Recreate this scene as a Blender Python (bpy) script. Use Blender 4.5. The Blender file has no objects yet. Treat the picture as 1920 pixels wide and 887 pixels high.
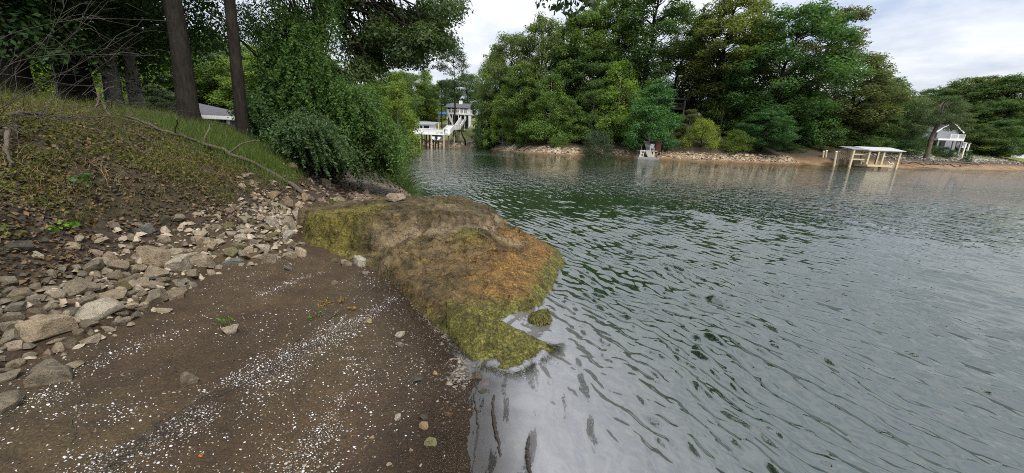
import bpy, math, random
import numpy as np
from math import radians, sin, cos, pi
rng = np.random.default_rng(7)
random.seed(7)
S = bpy.context.scene
COL = S.collection

# ------------------------------------------------------------------ camera
F_PX = 737.0; PITCH = radians(13.4); ROLL = radians(2.2); EYE = np.array([0., 0., 1.8])
FW = np.array([0, cos(PITCH), -sin(PITCH)]); U0 = np.array([0, sin(PITCH), cos(PITCH)]); R0 = np.array([1., 0, 0])
RI = cos(ROLL)*R0 + sin(ROLL)*U0; UP = cos(ROLL)*U0 - sin(ROLL)*R0
cam = bpy.data.cameras.new('camera'); co = bpy.data.objects.new('camera', cam); COL.objects.link(co); S.camera = co
from mathutils import Matrix, Vector
M = Matrix(((RI[0], UP[0], -FW[0], EYE[0]), (RI[1], UP[1], -FW[1], EYE[1]), (RI[2], UP[2], -FW[2], EYE[2]), (0, 0, 0, 1)))
co.matrix_world = M
cam.sensor_fit = 'HORIZONTAL'; cam.sensor_width = 36; cam.lens = 36*F_PX/1920
cam.clip_start = 0.05; cam.clip_end = 6000

def ray(px, py): return FW + RI*(px-960)/F_PX - UP*(py-443.5)/F_PX
def at_z(px, py, z):
    d = ray(px, py); return EYE + d*((z-EYE[2])/d[2])
def at_y(px, py, Y):
    d = ray(px, py); return EYE + d*(Y/d[1])
def project(p):
    v = np.asarray(p)-EYE; w = v@FW
    return 960+F_PX*(v@RI)/w, 443.5-F_PX*(v@UP)/w

# ------------------------------------------------------------------ noise
def _h(ix, iy, s):
    n = (ix.astype(np.int64)*374761393 + iy.astype(np.int64)*668265263 + s*1442695041) & 0x7fffffff
    n = ((n ^ (n >> 13))*1274126177) & 0x7fffffff
    return ((n ^ (n >> 16)) & 0xffff)/65535.0
def vnoise(x, y, s=0):
    x = np.asarray(x, float); y = np.asarray(y, float)
    ix = np.floor(x); iy = np.floor(y); fx = x-ix; fy = y-iy
    fx = fx*fx*(3-2*fx); fy = fy*fy*(3-2*fy)
    a = _h(ix, iy, s); b = _h(ix+1, iy, s); c = _h(ix, iy+1, s); d = _h(ix+1, iy+1, s)
    return (a*(1-fx)+b*fx)*(1-fy) + (c*(1-fx)+d*fx)*fy
def fbm(x, y, s=0, o=4):
    t = 0; a = .5; tot = 0
    for k in range(o):
        t = t + a*vnoise(x, y, s+k*17); tot += a; a *= .5; x = np.asarray(x)*2.03+3.1; y = np.asarray(y)*2.03+1.7
    return t/tot
def sstep(a, b, x):
    t = np.clip((x-a)/(b-a), 0, 1); return t*t*(3-2*t)

# ------------------------------------------------------------------ mesh helpers
class MB:
    def __init__(s): s.v = []; s.f = []; s.n = 0; s.t = []
    def add(s, v, f, tint=None):
        v = np.asarray(v, float); f = np.asarray(f, np.int64)
        s.v.append(v); s.f.append(f+s.n); s.n += len(v)
        s.t.append(np.full(len(v), .5) if tint is None else np.broadcast_to(np.asarray(tint, float), (len(v),)).copy())
    def box(s, c, d, rz=0.0, tint=None):
        c = np.asarray(c, float); h = np.asarray(d, float)/2
        q = np.array([[-1,-1,-1],[1,-1,-1],[1,1,-1],[-1,1,-1],[-1,-1,1],[1,-1,1],[1,1,1],[-1,1,1]])*h
        if rz:
            a, b = cos(rz), sin(rz); q = q@np.array([[a, b, 0], [-b, a, 0], [0, 0, 1]])
        s.add(q+c, [[0,3,2,1],[4,5,6,7],[0,1,5,4],[1,2,6,5],[2,3,7,6],[3,0,4,7]], tint)
    def beam(s, p, q, w, h, upv=(0, 0, 1)):
        p = np.asarray(p, float); q = np.asarray(q, float); d = q-p; d /= np.linalg.norm(d)
        u = np.asarray(upv, float)
        if abs(d@u) > .97: u = np.array([0, 1., 0])
        a = np.cross(d, u); a /= np.linalg.norm(a); b = np.cross(a, d)
        v = [x+sa*a*w/2+sb*b*h/2 for x in (p, q) for sa, sb in ((-1,-1),(1,-1),(1,1),(-1,1))]
        s.add(v, [[0,1,2,3],[7,6,5,4],[0,4,5,1],[1,5,6,2],[2,6,7,3],[3,7,4,0]])
    def tube(s, pts, rad, n=6, tint=None):
        P = np.asarray(pts, float); r = np.broadcast_to(np.asarray(rad, float), (len(P),))
        T = np.gradient(P, axis=0); T /= np.linalg.norm(T, axis=1)[:, None]+1e-9
        ref = np.array([0, 0, 1.]) if abs(T[:, 2]).mean() < .8 else np.array([1., 0, 0])
        A = np.cross(T, ref); A /= np.linalg.norm(A, axis=1)[:, None]+1e-9; B = np.cross(T, A)
        th = np.arange(n)*2*pi/n
        V = P[:, None]+r[:, None, None]*(np.cos(th)[None, :, None]*A[:, None]+np.sin(th)[None, :, None]*B[:, None])
        m = len(P); i = np.arange(m-1)[:, None]*n; j = np.arange(n)[None]; k = (j+1) % n
        f = np.stack([i+j, i+k, i+n+k, i+n+j], -1).reshape(-1, 4)
        s.add(V.reshape(-1, 3), f, tint)
        c = np.array([P[0]-T[0]*r[0]*.2, P[-1]+T[-1]*r[-1]*.4]); jj = np.arange(n); kk = (jj+1) % n
        s.add(np.vstack([V[0], c[:1]]), np.stack([kk, jj, np.full(n, n)], -1), tint)
        s.add(np.vstack([V[-1], c[1:]]), np.stack([jj, kk, np.full(n, n)], -1), tint)
    def mesh(s, name, mat, off=(0, 0, 0), smooth=False):
        V = np.concatenate(s.v) - np.asarray(off, float)
        me = bpy.data.meshes.new(name)
        nl = sum(f.size for f in s.f); nf = sum(len(f) for f in s.f)
        me.vertices.add(len(V)); me.vertices.foreach_set('co', V.astype(np.float32).ravel())
        me.loops.add(nl); me.polygons.add(nf)
        me.loops.foreach_set('vertex_index', np.concatenate([f.ravel() for f in s.f]).astype(np.int32))
        cnt = np.concatenate([np.full(len(f), f.shape[1]) for f in s.f])
        st = np.concatenate([[0], np.cumsum(cnt)[:-1]])
        me.polygons.foreach_set('loop_start', st.astype(np.int32)); me.polygons.foreach_set('loop_total', cnt.astype(np.int32))
        me.polygons.foreach_set('use_smooth', np.full(nf, smooth))
        a = me.attributes.new('tint', 'FLOAT', 'POINT'); a.data.foreach_set('value', np.concatenate(s.t).astype(np.float32))
        me.materials.append(mat); me.update(calc_edges=True); me.validate()
        return me
    def build(s, name, mat, parent=None, smooth=False, color=None, off=None):
        o_ = np.zeros(3)
        p = parent
        while p is not None: o_ = o_ + np.array(p.location); p = p.parent
        own = np.zeros(3) if off is None else np.asarray(off, float)
        o = bpy.data.objects.new(name, s.mesh(name, mat, o_+own, smooth)); COL.objects.link(o)
        o.location = own
        if parent is not None: o.parent = parent
        if color: o.color = (*color, 1)
        return o

def tag(o, label=None, cat=None, group=None, kind=None):
    if label: o['label'] = label
    if cat: o['category'] = cat
    if group: o['group'] = group
    if kind: o['kind'] = kind
    return o
def thing(name, label, cat, loc=(0, 0, 0), group=None):
    o = bpy.data.objects.new(name, None); COL.objects.link(o); o.location = tuple(float(x) for x in loc); o.empty_display_size = .2
    return tag(o, label, cat, group)
def copy_tree(o, parent=None):
    c = o.copy(); COL.objects.link(c)
    if parent is not None: c.parent = parent
    for ch in list(o.children): copy_tree(ch, c)
    return c

# ------------------------------------------------------------------ materials
def newmat(name):
    m = bpy.data.materials.new(name); m.use_nodes = True; nt = m.node_tree; nt.nodes.clear()
    out = nt.nodes.new('ShaderNodeOutputMaterial'); return m, nt, out
def N(nt, typ, **kw):
    n = nt.nodes.new(typ)
    for k, v in kw.items():
        if k in n.inputs.keys(): n.inputs[k].default_value = v
        else: setattr(n, k, v)
    return n
def noise(nt, scale, detail=4, rough=.55, vec=None, dim='3D'):
    n = N(nt, 'ShaderNodeTexNoise', Scale=scale, Detail=detail, Roughness=rough)
    if vec is not None: nt.links.new(vec, n.inputs['Vector'])
    return n
def ramp(nt, fac, stops):
    r = nt.nodes.new('ShaderNodeValToRGB'); e = r.color_ramp.elements
    while len(e) < len(stops): e.new(.5)
    for k, (p, c) in enumerate(stops): e[k].position = p; e[k].color = (*c, 1) if len(c) == 3 else c
    nt.links.new(fac, r.inputs['Fac']); return r.outputs['Color']
def mix(nt, fac, a, b, mode='MIX'):
    n = nt.nodes.new('ShaderNodeMix'); n.data_type = 'RGBA'; n.blend_type = mode
    for sock, v in ((n.inputs[0], fac), (n.inputs[6], a), (n.inputs[7], b)):
        if hasattr(v, 'is_linked'): nt.links.new(v, sock)
        elif isinstance(v, (int, float)): sock.default_value = v
        else: sock.default_value = (*v, 1)
    return n.outputs[2]
def math_(nt, op, a, b=0.0, clamp=False):
    n = nt.nodes.new('ShaderNodeMath'); n.operation = op; n.use_clamp = clamp
    for k, v in enumerate((a, b)):
        if hasattr(v, 'is_linked'): nt.links.new(v, n.inputs[k])
        else: n.inputs[k].default_value = v
    return n.outputs[0]
def bump(nt, h, strength, dist, normal=None):
    b = N(nt, 'ShaderNodeBump', Strength=strength, Distance=dist); nt.links.new(h, b.inputs['Height'])
    if normal is not None: nt.links.new(normal, b.inputs['Normal'])
    return b.outputs['Normal']
def pos(nt): return nt.nodes.new('ShaderNodeNewGeometry').outputs['Position']
def attr(nt, name):
    n = nt.nodes.new('ShaderNodeAttribute'); n.attribute_name = name; return n
def plain(name, col, rough=.7, var=.25, scale=6, metal=0, bstr=.0, spec=.3):
    m, nt, out = newmat(name)
    tc = nt.nodes.new('ShaderNodeTexCoord').outputs['Object']
    n = noise(nt, scale, 5, .6, tc)
    c = ramp(nt, n.outputs['Fac'], [(.25, tuple(x*(1-var) for x in col)), (.75, tuple(min(1, x*(1+var*.6)) for x in col))])
    p = N(nt, 'ShaderNodeBsdfPrincipled', Roughness=rough, Metallic=metal); p.inputs['Specular IOR Level'].default_value = spec
    nt.links.new(c, p.inputs['Base Color'])
    if bstr: nt.links.new(bump(nt, n.outputs['Fac'], bstr, .02), p.inputs['Normal'])
    nt.links.new(p.outputs[0], out.inputs[0]); return m

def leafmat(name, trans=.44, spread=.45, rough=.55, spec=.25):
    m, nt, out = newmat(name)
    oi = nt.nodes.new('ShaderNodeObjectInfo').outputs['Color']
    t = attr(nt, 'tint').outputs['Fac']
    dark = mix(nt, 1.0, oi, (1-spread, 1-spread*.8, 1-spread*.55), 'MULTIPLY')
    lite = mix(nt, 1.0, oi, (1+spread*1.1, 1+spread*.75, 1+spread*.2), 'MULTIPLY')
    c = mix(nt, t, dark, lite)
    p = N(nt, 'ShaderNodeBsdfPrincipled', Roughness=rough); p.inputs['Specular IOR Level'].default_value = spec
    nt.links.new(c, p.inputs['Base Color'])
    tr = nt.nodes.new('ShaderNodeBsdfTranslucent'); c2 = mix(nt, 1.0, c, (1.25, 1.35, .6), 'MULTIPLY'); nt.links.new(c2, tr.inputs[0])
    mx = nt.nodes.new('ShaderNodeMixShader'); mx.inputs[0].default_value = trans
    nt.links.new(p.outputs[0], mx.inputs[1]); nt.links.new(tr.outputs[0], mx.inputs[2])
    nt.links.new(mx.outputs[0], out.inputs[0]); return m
M_ALGAE = leafmat('algae_strand', .1, .35, .7, .15); M_LEAF = leafmat('leaf'); M_DRYLEAF = leafmat('dry_leaf', .1, .6, .7)

def barkmat(name, a, b, scale=9):
    m, nt, out = newmat(name)
    tc = nt.nodes.new('ShaderNodeTexCoord').outputs['Object']
    mp = N(nt, 'ShaderNodeMapping'); mp.inputs['Scale'].default_value = (scale, scale, scale*.22); nt.links.new(tc, mp.inputs[0])
    n = noise(nt, 2.2, 6, .65, mp.outputs[0]); n2 = noise(nt, 1.3, 3, .5, tc)
    c = ramp(nt, n.outputs['Fac'], [(.3, a), (.7, b)])
    li = ramp(nt, n2.outputs['Fac'], [(.52, (0, 0, 0)), (.7, (1, 1, 1))])
    c = mix(nt, math_(nt, 'MULTIPLY', li, .45), c, tuple(min(1, x*1.9) for x in b))
    p = N(nt, 'ShaderNodeBsdfPrincipled', Roughness=.9); p.inputs['Specular IOR Level'].default_value = .15
    nt.links.new(c, p.inputs['Base Color']); nt.links.new(bump(nt, n.outputs['Fac'], .9, .04), p.inputs['Normal'])
    nt.links.new(p.outputs[0], out.inputs[0]); return m
M_BARK = barkmat('bark', (.007, .006, .005), (.026, .021, .016)); M_PALEBARK = barkmat('pale_bark', (.12, .11, .09), (.32, .29, .25))
M_DEAD = barkmat('dead_wood', (.05, .04, .029), (.155, .127, .098), 30); M_TWIG = barkmat('grey_twig', (.035, .031, .024), (.1, .09, .07), 30)

def rockmat(name='rock'):
    m, nt, out = newmat(name)
    oi = nt.nodes.new('ShaderNodeObjectInfo')
    tc = nt.nodes.new('ShaderNodeTexCoord').outputs['Object']
    off = N(nt, 'ShaderNodeVectorMath', operation='ADD'); nt.links.new(tc, off.inputs[0])
    sc = N(nt, 'ShaderNodeMath', operation='MULTIPLY'); nt.links.new(oi.outputs['Random'], sc.inputs[0]); sc.inputs[1].default_value = 40
    nt.links.new(sc.outputs[0], off.inputs[1]); v = off.outputs[0]
    a = noise(nt, 1.6, 6, .65, v); b = noise(nt, 9, 5, .7, v); g = noise(nt, 38, 2, .6, v)
    f = ramp(nt, a.outputs['Fac'], [(.28, (.42, .42, .42)), (.5, (.9, .9, .88)), (.75, (1.22, 1.2, 1.15))])
    c = mix(nt, 1.0, oi.outputs['Color'], f, 'MULTIPLY')
    f2 = ramp(nt, b.outputs['Fac'], [(.33, (.5, .48, .45)), (.5, (1, 1, 1))])
    c = mix(nt, .75, c, f2, 'MULTIPLY')
    st = ramp(nt, noise(nt, 2.3, 3, .6, v).outputs['Fac'], [(.56, (0, 0, 0)), (.72, (1, 1, 1))])
    c = mix(nt, math_(nt, 'MULTIPLY', st, .5), c, (.24, .15, .075))
    p = N(nt, 'ShaderNodeBsdfPrincipled', Roughness=.85); p.inputs['Specular IOR Level'].default_value = .25
    nt.links.new(c, p.inputs['Base Color'])
    n1 = bump(nt, a.outputs['Fac'], .6, .1); n1 = bump(nt, b.outputs['Fac'], .7, .05, n1); n1 = bump(nt, g.outputs['Fac'], .4, .012, n1)
    nt.links.new(n1, p.inputs['Normal'])
    nt.links.new(p.outputs[0], out.inputs[0]); return m
M_ROCK = rockmat()

# ------------------------------------------------------------------ terrain
LAKE = np.array([(-10,-80),(-3,-20),(-.1,-4),(-.22,1),(-.25,1.8),(-.27,2.7),(-.55,3.3),(-1.1,4.6),(-1.5,8),(-2.3,10),(-3.2,12.4),(-4.4,15),
    (-6.3,19),(-9.1,23.8),(-13,30),(-19,42),(-26,60),(-27,74),(-22.5,84.5),(-19.3,103),(-14,110),(-8,101),(-2,89.5),(3,80),(7,74),(14,77),(23,73.4),
    (31,69.5),(40,68.7),(51,71),(55,69.2),(62,69.6),(73,73),(86,78),(115,91),(200,120),(500,250),(1500,300),(1500,-600),(-10,-600)], float)
def lake_sd(x, y):      # > 0 on land, < 0 in the lake
    d = np.full(x.shape, 1e18); ins = np.zeros(x.shape, bool); n = len(LAKE)
    for i in range(n):
        a = LAKE[i]; b = LAKE[(i+1) % n]; e = b-a
        t = np.clip(((x-a[0])*e[0]+(y-a[1])*e[1])/(e@e), 0, 1)
        d = np.minimum(d, (x-a[0]-t*e[0])**2+(y-a[1]-t*e[1])**2)
        if a[1] != b[1]:
            c = ((a[1] > y) != (b[1] > y)) & (x < (b[0]-a[0])*(y-a[1])/(b[1]-a[1])+a[0]); ins ^= c
    return np.sqrt(d)*np.where(ins, -1, 1)
_fy = np.array([-60,-5,1,2.2,2.6,3.3,4.2,4.8,5.3,6,7.6,9,10,11.5,13,16,20,30]); _fx = np.array([-12,-3,-3.1,-3.2,-3.1,-3.2,-3.35,-3.0,-3.05,-3.3,-3.75,-4.0,-4.3,-4.9,-5.6,-7.1,-9.5,-15])
_wy = np.array([-60,-4,1,1.8,2.7,3.3,4.6,8,10,12.4,15,19,23.8,30]); _wx = np.array([-9,-.1,-.22,-.25,-.27,-.55,-1.1,-1.5,-2.3,-3.2,-4.4,-6.3,-9.1,-13])
_pd = np.array([-1,0,.5,1,1.8,3,4.5,7,12,25,80]); _ph = np.array([.24,.3,.52,.85,1.38,1.85,2.12,2.36,2.6,3.3,6])
def pchip(xs, ys):
    f = np.linspace(xs[0], xs[-1], 4000); v = np.interp(f, xs, ys); k = 25
    return f, np.convolve(np.pad(v, k, 'edge'), np.ones(2*k+1)/(2*k+1), 'valid')
_pf, _pv = pchip(_pd, _ph)
def bank_d(x, y): return np.interp(y, _fy, _fx)-x
def terrain(x, y, detail=True):
    x = np.atleast_1d(np.asarray(x, float)); y = np.atleast_1d(np.asarray(y, float))
    xw = np.interp(y, _wy, _wx); xf = np.interp(y, _fy, _fx); d = xf-x
    xw = xw+(.34*(fbm(y*2.1, y*0+3.3, 30)-.5)+.14*(fbm(y*9, y*0+1.3, 31)-.5))*sstep(.5, 1.5, y)*(1-sstep(3.2, 4.5, y))
    t = np.clip((xw-x)/(xw-xf), 0, 1)
    near = np.where(x > xw, np.maximum(-.2*(x-xw), -2.5), np.where(d < 0, .3*t**.9, np.interp(np.maximum(d, 0), _pf, _pv)))
    sd = lake_sd(x, y)
    far = np.where(sd < 0, np.maximum(sd*.12, -3), np.interp(sd, [0,1,2.5,4,8,25,60,150,400,2000], [0,.22,.8,1.6,2.7,6.6,10,17,34,60]))
    w = sstep(15, 26, y)
    farleft = np.interp(np.maximum(sd, 0), [0,1.5,3,5,9,25,80,300], [0,.3,.9,1.9,2.5,3.6,7,20])
    w2 = sstep(45, 75, y); land = np.where(sd < 0, far, farleft*(1-w2)+far*w2)
    w = np.maximum(w, sstep(3, 30, -y))
    h = near*(1-w)+land*w
    if detail:
        b = sstep(-.2, 1.2, d)*(1-w)
        h = h + b*(.16*(fbm(x*1.3, y*1.3, 3)-.5)+.09*(fbm(x*5, y*5, 5)-.5)) 
        m = (1-sstep(-.3, .3, d))*(1-w)*sstep(0, .4, xw-x)
        h = h + m*(.03*(fbm(x*1.7, y*1.7, 9)-.5)+.014*(fbm(x*9, y*9, 12)-.5))
        h = h + sstep(2, 8, sd)*w*(.8*(fbm(x*.15, y*.15, 20)-.5)+.15*(fbm(x*1.1, y*1.1, 21)-.5))
        h = h + w*(sd > 0)*(1-sstep(2, 8, sd))*.18*(fbm(x*1.3, y*1.3, 22)-.5)
    return h
def tz(x, y): return float(terrain(x, y)[0])
def hit(px, py):
    d = ray(px, py); t = np.concatenate([np.arange(1, 25, .02), np.geomspace(25, 400, 900)])
    p = EYE[None]+d[None]*t[:, None]; g = terrain(p[:, 0], p[:, 1]); k = np.argmax(p[:, 2] < g)
    return p[k] if p[k, 2] < g[k] else p[-1]

def polar(th, r):
    T, Rr = np.meshgrid(th, r, indexing='ij'); x = Rr*np.sin(T); y = Rr*np.cos(T)
    n, m = x.shape; i = np.arange(n-1)[:, None]*m; j = np.arange(m-1)[None]
    f = np.stack([i+j, i+m+j, i+m+j+1, i+j+1], -1).reshape(-1, 4)
    return x.ravel(), y.ravel(), f
def radii(r0, seq):
    r = [r0]
    for lim, q in seq:
        while r[-1] < lim: r.append(r[-1]*q)
    return np.array(r)
th = np.radians(np.concatenate([np.arange(-180, -66, 4), np.arange(-66, 62, .28), np.arange(62, 181, 4)]))
gx, gy, gf = polar(th, radii(.5, [(1.2, 1.06), (12, 1.011), (40, 1.025), (400, 1.018), (4000, 1.12)]))
gz = terrain(gx, gy)
mb = MB(); mb.add(np.stack([gx, gy, gz], 1), gf)
mb.add([(-.02, -.02, 0.1), (.02, -.02, .1), (.0, .02, .1)], [[0, 1, 2]])

def groundmat():
    m, nt, out = newmat('ground'); P = pos(nt)
    z = attr(nt, 'zone'); sep = nt.nodes.new('ShaderNodeSeparateColor'); nt.links.new(z.outputs['Color'], sep.inputs[0])
    bank, lawn, wet = sep.outputs[0], sep.outputs[1], sep.outputs[2]; sand = z.outputs['Alpha']
    a = noise(nt, 1.1, 6, .6, P); b = noise(nt, 7, 6, .68, P); c = noise(nt, 70, 6, .78, P)
    mud = ramp(nt, a.outputs['Fac'], [(.3, (.031, .018, .0068)), (.5, (.05, .031, .0125)), (.7, (.075, .049, .021))])
    rd = ramp(nt, noise(nt, 1.6, 5, .6, P).outputs['Fac'], [(.5, (0, 0, 0)), (.68, (1, 1, 1))])
    mud = mix(nt, math_(nt, 'MULTIPLY', rd, .55), mud, (.046, .023, .013))
    ol = ramp(nt, noise(nt, .9, 4, .6, P).outputs['Fac'], [(.52, (0, 0, 0)), (.66, (1, 1, 1))])
    mud = mix(nt, math_(nt, 'MULTIPLY', ol, .45), mud, (.05, .04, .016))
    mud = mix(nt, .8, mud, ramp(nt, b.outputs['Fac'], [(.3, (.55, .53, .5)), (.65, (1.2, 1.18, 1.15))]), 'MULTIPLY')
    mud = mix(nt, .8, mud, ramp(nt, c.outputs['Fac'], [(.36, (.35, .33, .31)), (.5, (.95, .95, .95)), (.66, (2.1, 2.0, 1.85))]), 'MULTIPLY')
    soil = ramp(nt, b.outputs['Fac'], [(.3, (.016, .011, .007)), (.55, (.042, .029, .017)), (.75, (.08, .056, .031))])
    soil = mix(nt, .7, soil, ramp(nt, c.outputs['Fac'], [(.35, (.4, .4, .4)), (.65, (1.5, 1.5, 1.4))]), 'MULTIPLY')
    lw = ramp(nt, noise(nt, .35, 6, .65, P).outputs['Fac'], [(.35, (.07, .1, .02)), (.5, (.13, .16, .036)), (.68, (.22, .21, .06))])
    sd = ramp(nt, noise(nt, .5, 6, .65, P).outputs['Fac'], [(.3, (.11, .06, .028)), (.5, (.185, .11, .054)), (.72, (.255, .18, .105))])
    sd = mix(nt, .6, sd, ramp(nt, noise(nt, 3, 5, .7, P).outputs['Fac'], [(.35, (.45, .43, .4)), (.6, (1.15, 1.15, 1.15))]), 'MULTIPLY')
    col = mix(nt, bank, mud, soil); col = mix(nt, sand, col, sd); col = mix(nt, lawn, col, lw)
    col = mix(nt, wet, col, mix(nt, 1.0, col, (.5, .46, .44), 'MULTIPLY'))
    p = nt.nodes.new('ShaderNodeBsdfPrincipled'); nt.links.new(col, p.inputs['Base Color'])
    nt.links.new(math_(nt, 'SUBTRACT', .88, math_(nt, 'MULTIPLY', wet, .7)), p.inputs['Roughness'])
    p.inputs['Specular IOR Level'].default_value = .4
    n1 = bump(nt, b.outputs['Fac'], .6, .06); n1 = bump(nt, c.outputs['Fac'], 1, .016, n1); nt.links.new(n1, p.inputs['Normal'])
    nt.links.new(p.outputs[0], out.inputs[0]); return m
g = mb.build('ground', groundmat(), None, True); tag(g, 'brown mud beach rising to a leafy bank, with the far shore beyond', 'ground', kind='structure')
def zones(x, y, zz):
    sd = lake_sd(x, y); d = bank_d(x, y); far = sstep(18, 30, y)
    bank = np.maximum(sstep(.1, .9, d+.5*(fbm(x*1.5, y*1.5, 40)-.5))*(1-far), far*sstep(1.8, 3.2, sd))
    lawn = far*sstep(4, 6, sd)*((sstep(-48, -38, x)*(1-sstep(-3, 2, x))*(y > 80)) + sstep(84, 92, x)*(y > 60))
    shade = sstep(.38, .6, fbm(x*.12, y*.12, 44)); lawn = np.clip(lawn, 0, 1)*(.55+.45*shade)
    xw = np.interp(y, _wy, _wx); e = (xw-x)+.35*(fbm(x*1.2, y*1.2, 50)-.5)
    wet = (1-sstep(.1, .95, e))*(1-far)*(1-.75*sstep(5, 7, y)); sand = far*(1-sstep(2.0, 3.6, sd))
    return np.stack([bank*(1-lawn), lawn, np.clip(wet+far*(sd < .3)*.6, 0, 1), sand], 1)
zc = np.ones((len(g.data.vertices), 4), np.float32); zc[:len(gx)] = zones(gx, gy, gz); zc[len(gx):] = 0
ca = g.data.attributes.new('zone', 'FLOAT_COLOR', 'POINT'); ca.data.foreach_set('color', zc.ravel())

# ------------------------------------------------------------------ water
wt = np.radians(np.concatenate([np.arange(-180, -34, 6), np.arange(-34, 76, .17), np.arange(76, 181, 6)]))
wx, wy, wf = polar(wt, radii(.6, [(1.4, 1.02), (13, 1.0038), (45, 1.0065), (120, 1.02), (4000, 1.12)]))
R_ = np.hypot(wx, wy); shore = np.maximum(-lake_sd(wx, wy), 0)
wz = np.zeros_like(wx)
wr = np.random.default_rng(3)
warp = .5*(fbm(wx*.45, wy*.45, 70)-.5)+.06*(fbm(wx*2.2, wy*2.2, 71)-.5)
for k in range(34):
    lam = .062*(1.07**k) if k < 20 else wr.uniform(.1, .3)
    ang = radians(28)+wr.normal(0, .13 if lam > .16 else .3)
    kk = 2*pi/lam; ph = wr.uniform(0, 2*pi)
    amp = .0148*lam*(1 if lam < .22 else .55)
    fade = np.clip(1.6-(R_*.0038*3)/lam*1.3, 0, 1) if True else 1
    env = .6+.8*fbm((wx*.5+wy*.87)*.12/lam, (wx*.87-wy*.5)*.05/lam, 90+k, 2)
    wz += amp*fade*env*np.sin(kk*((wx+warp)*cos(ang)+(wy+warp)*sin(ang))+ph)
calm = sstep(.0, 1.2, shore)*(.3+.7*sstep(.7, 2.2, shore))
patch = .7+.5*sstep(.35, .65, fbm(wx*.18, wy*.11, 60, 3))+.25*sstep(.4, .6, fbm(wx*.6, wy*.4, 62, 3))
wz = wz*calm*patch; wz = wz+16*wz*wz
# slow swells that bend round the point into the calm shallows
near = (1-sstep(3.5, 7, R_))
wz += near*sstep(.02, .5, shore)*.0115*np.sin(2*pi/.42*(wx*cos(.12)+wy*sin(.12)+.5*(fbm(wx*.9, wy*.9, 65)-.5)))*(.3+fbm(wx*1.1, wy*.7, 66))
wz += near*.006*np.sin(2*pi/.2*(wx*cos(-.15)+wy*sin(-.15)+.4*(fbm(wx*1.7, wy*1.3, 67)-.5)))*sstep(.02, .3, shore)*fbm(wx*1.6, wy*1.2, 68)*1.6
wb = MB(); wb.add(np.stack([wx, wy, wz], 1), wf)
def watermat():
    m, nt, out = newmat('lake_water'); P = pos(nt)
    sh = attr(nt, 'shallow').outputs['Fac']; fa = attr(nt, 'ripple').outputs['Fac']
    big = noise(nt, .12, 3, .5, P)
    deep = ramp(nt, big.outputs['Fac'], [(.35, (.008, .017, .008)), (.65, (.012, .024, .011))])
    col = mix(nt, sh, deep, (.15, .144, .15))
    p = N(nt, 'ShaderNodeBsdfPrincipled', Roughness=.03, IOR=1.72); nt.links.new(col, p.inputs['Base Color']); p.inputs['Specular IOR Level'].default_value = 1.0
    mp = N(nt, 'ShaderNodeMapping'); mp.inputs['Rotation'].default_value = (0, 0, radians(-28)); mp.inputs['Scale'].default_value = (1, .38, 1); nt.links.new(P, mp.inputs[0])
    r1 = noise(nt, 2.4, 3, .55, mp.outputs[0]); r2 = noise(nt, 5.6, 2, .5, mp.outputs[0]); r3 = noise(nt, 14, 2, .5, mp.outputs[0])
    h = math_(nt, 'ADD', math_(nt, 'MULTIPLY', r1.outputs['Fac'], .2), math_(nt, 'MULTIPLY', r2.outputs['Fac'], .11))
    h = math_(nt, 'MULTIPLY', h, fa)
    h = math_(nt, 'ADD', h, math_(nt, 'MULTIPLY', math_(nt, 'MULTIPLY', r3.outputs['Fac'], .013), math_(nt, 'ADD', fa, .3)))
    nt.links.new(bump(nt, h, 1.0, 1.0), p.inputs['Normal'])
    fr = N(nt, 'ShaderNodeFresnel', IOR=1.36); gl = N(nt, 'ShaderNodeBsdfGlossy', Roughness=.03); tr = nt.nodes.new('ShaderNodeBsdfTransparent'); tr.inputs[0].default_value = (.8, .8, .77, 1)
    for q in (fr, gl): nt.links.new(p.inputs['Normal'].links[0].from_socket, q.inputs['Normal'])
    m1 = nt.nodes.new('ShaderNodeMixShader'); nt.links.new(math_(nt, 'MULTIPLY', fr.outputs[0], 1.6, True), m1.inputs[0]); nt.links.new(tr.outputs[0], m1.inputs[1]); nt.links.new(gl.outputs[0], m1.inputs[2])
    m2 = nt.nodes.new('ShaderNodeMixShader'); nt.links.new(attr(nt, 'film').outputs['Fac'], m2.inputs[0]); nt.links.new(p.outputs[0], m2.inputs[1]); nt.links.new(m1.outputs[0], m2.inputs[2])
    nt.links.new(m2.outputs[0], out.inputs[0]); return m
w = wb.build('water', watermat(), None, True); tag(w, 'rippled green lake water reflecting trees and grey sky', 'lake', kind='structure')
at = w.data.attributes.new('shallow', 'FLOAT', 'POINT')
sh = (1-sstep(.0, 2.2, shore+.5*(fbm(wx*.8, wy*.8, 77)-.5)))*(1-sstep(6, 12, R_))*.9
at.data.foreach_set('value', sh.astype(np.float32))
at = w.data.attributes.new('film', 'FLOAT', 'POINT')
nr_ = R_ < 14; fv = np.zeros_like(wx); fv[nr_] = .9*(1-sstep(.01, .1, -terrain(wx[nr_], wy[nr_]))); at.data.foreach_set('value', fv.astype(np.float32))
at = w.data.attributes.new('ripple', 'FLOAT', 'POINT')
rp = sstep(8, 22, R_)*(.5+.8*sstep(.38, .66, fbm(wx*.09, wy*.05, 61, 3)))*sstep(0, 6, shore+1)
at.data.foreach_set('value', rp.astype(np.float32))

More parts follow.
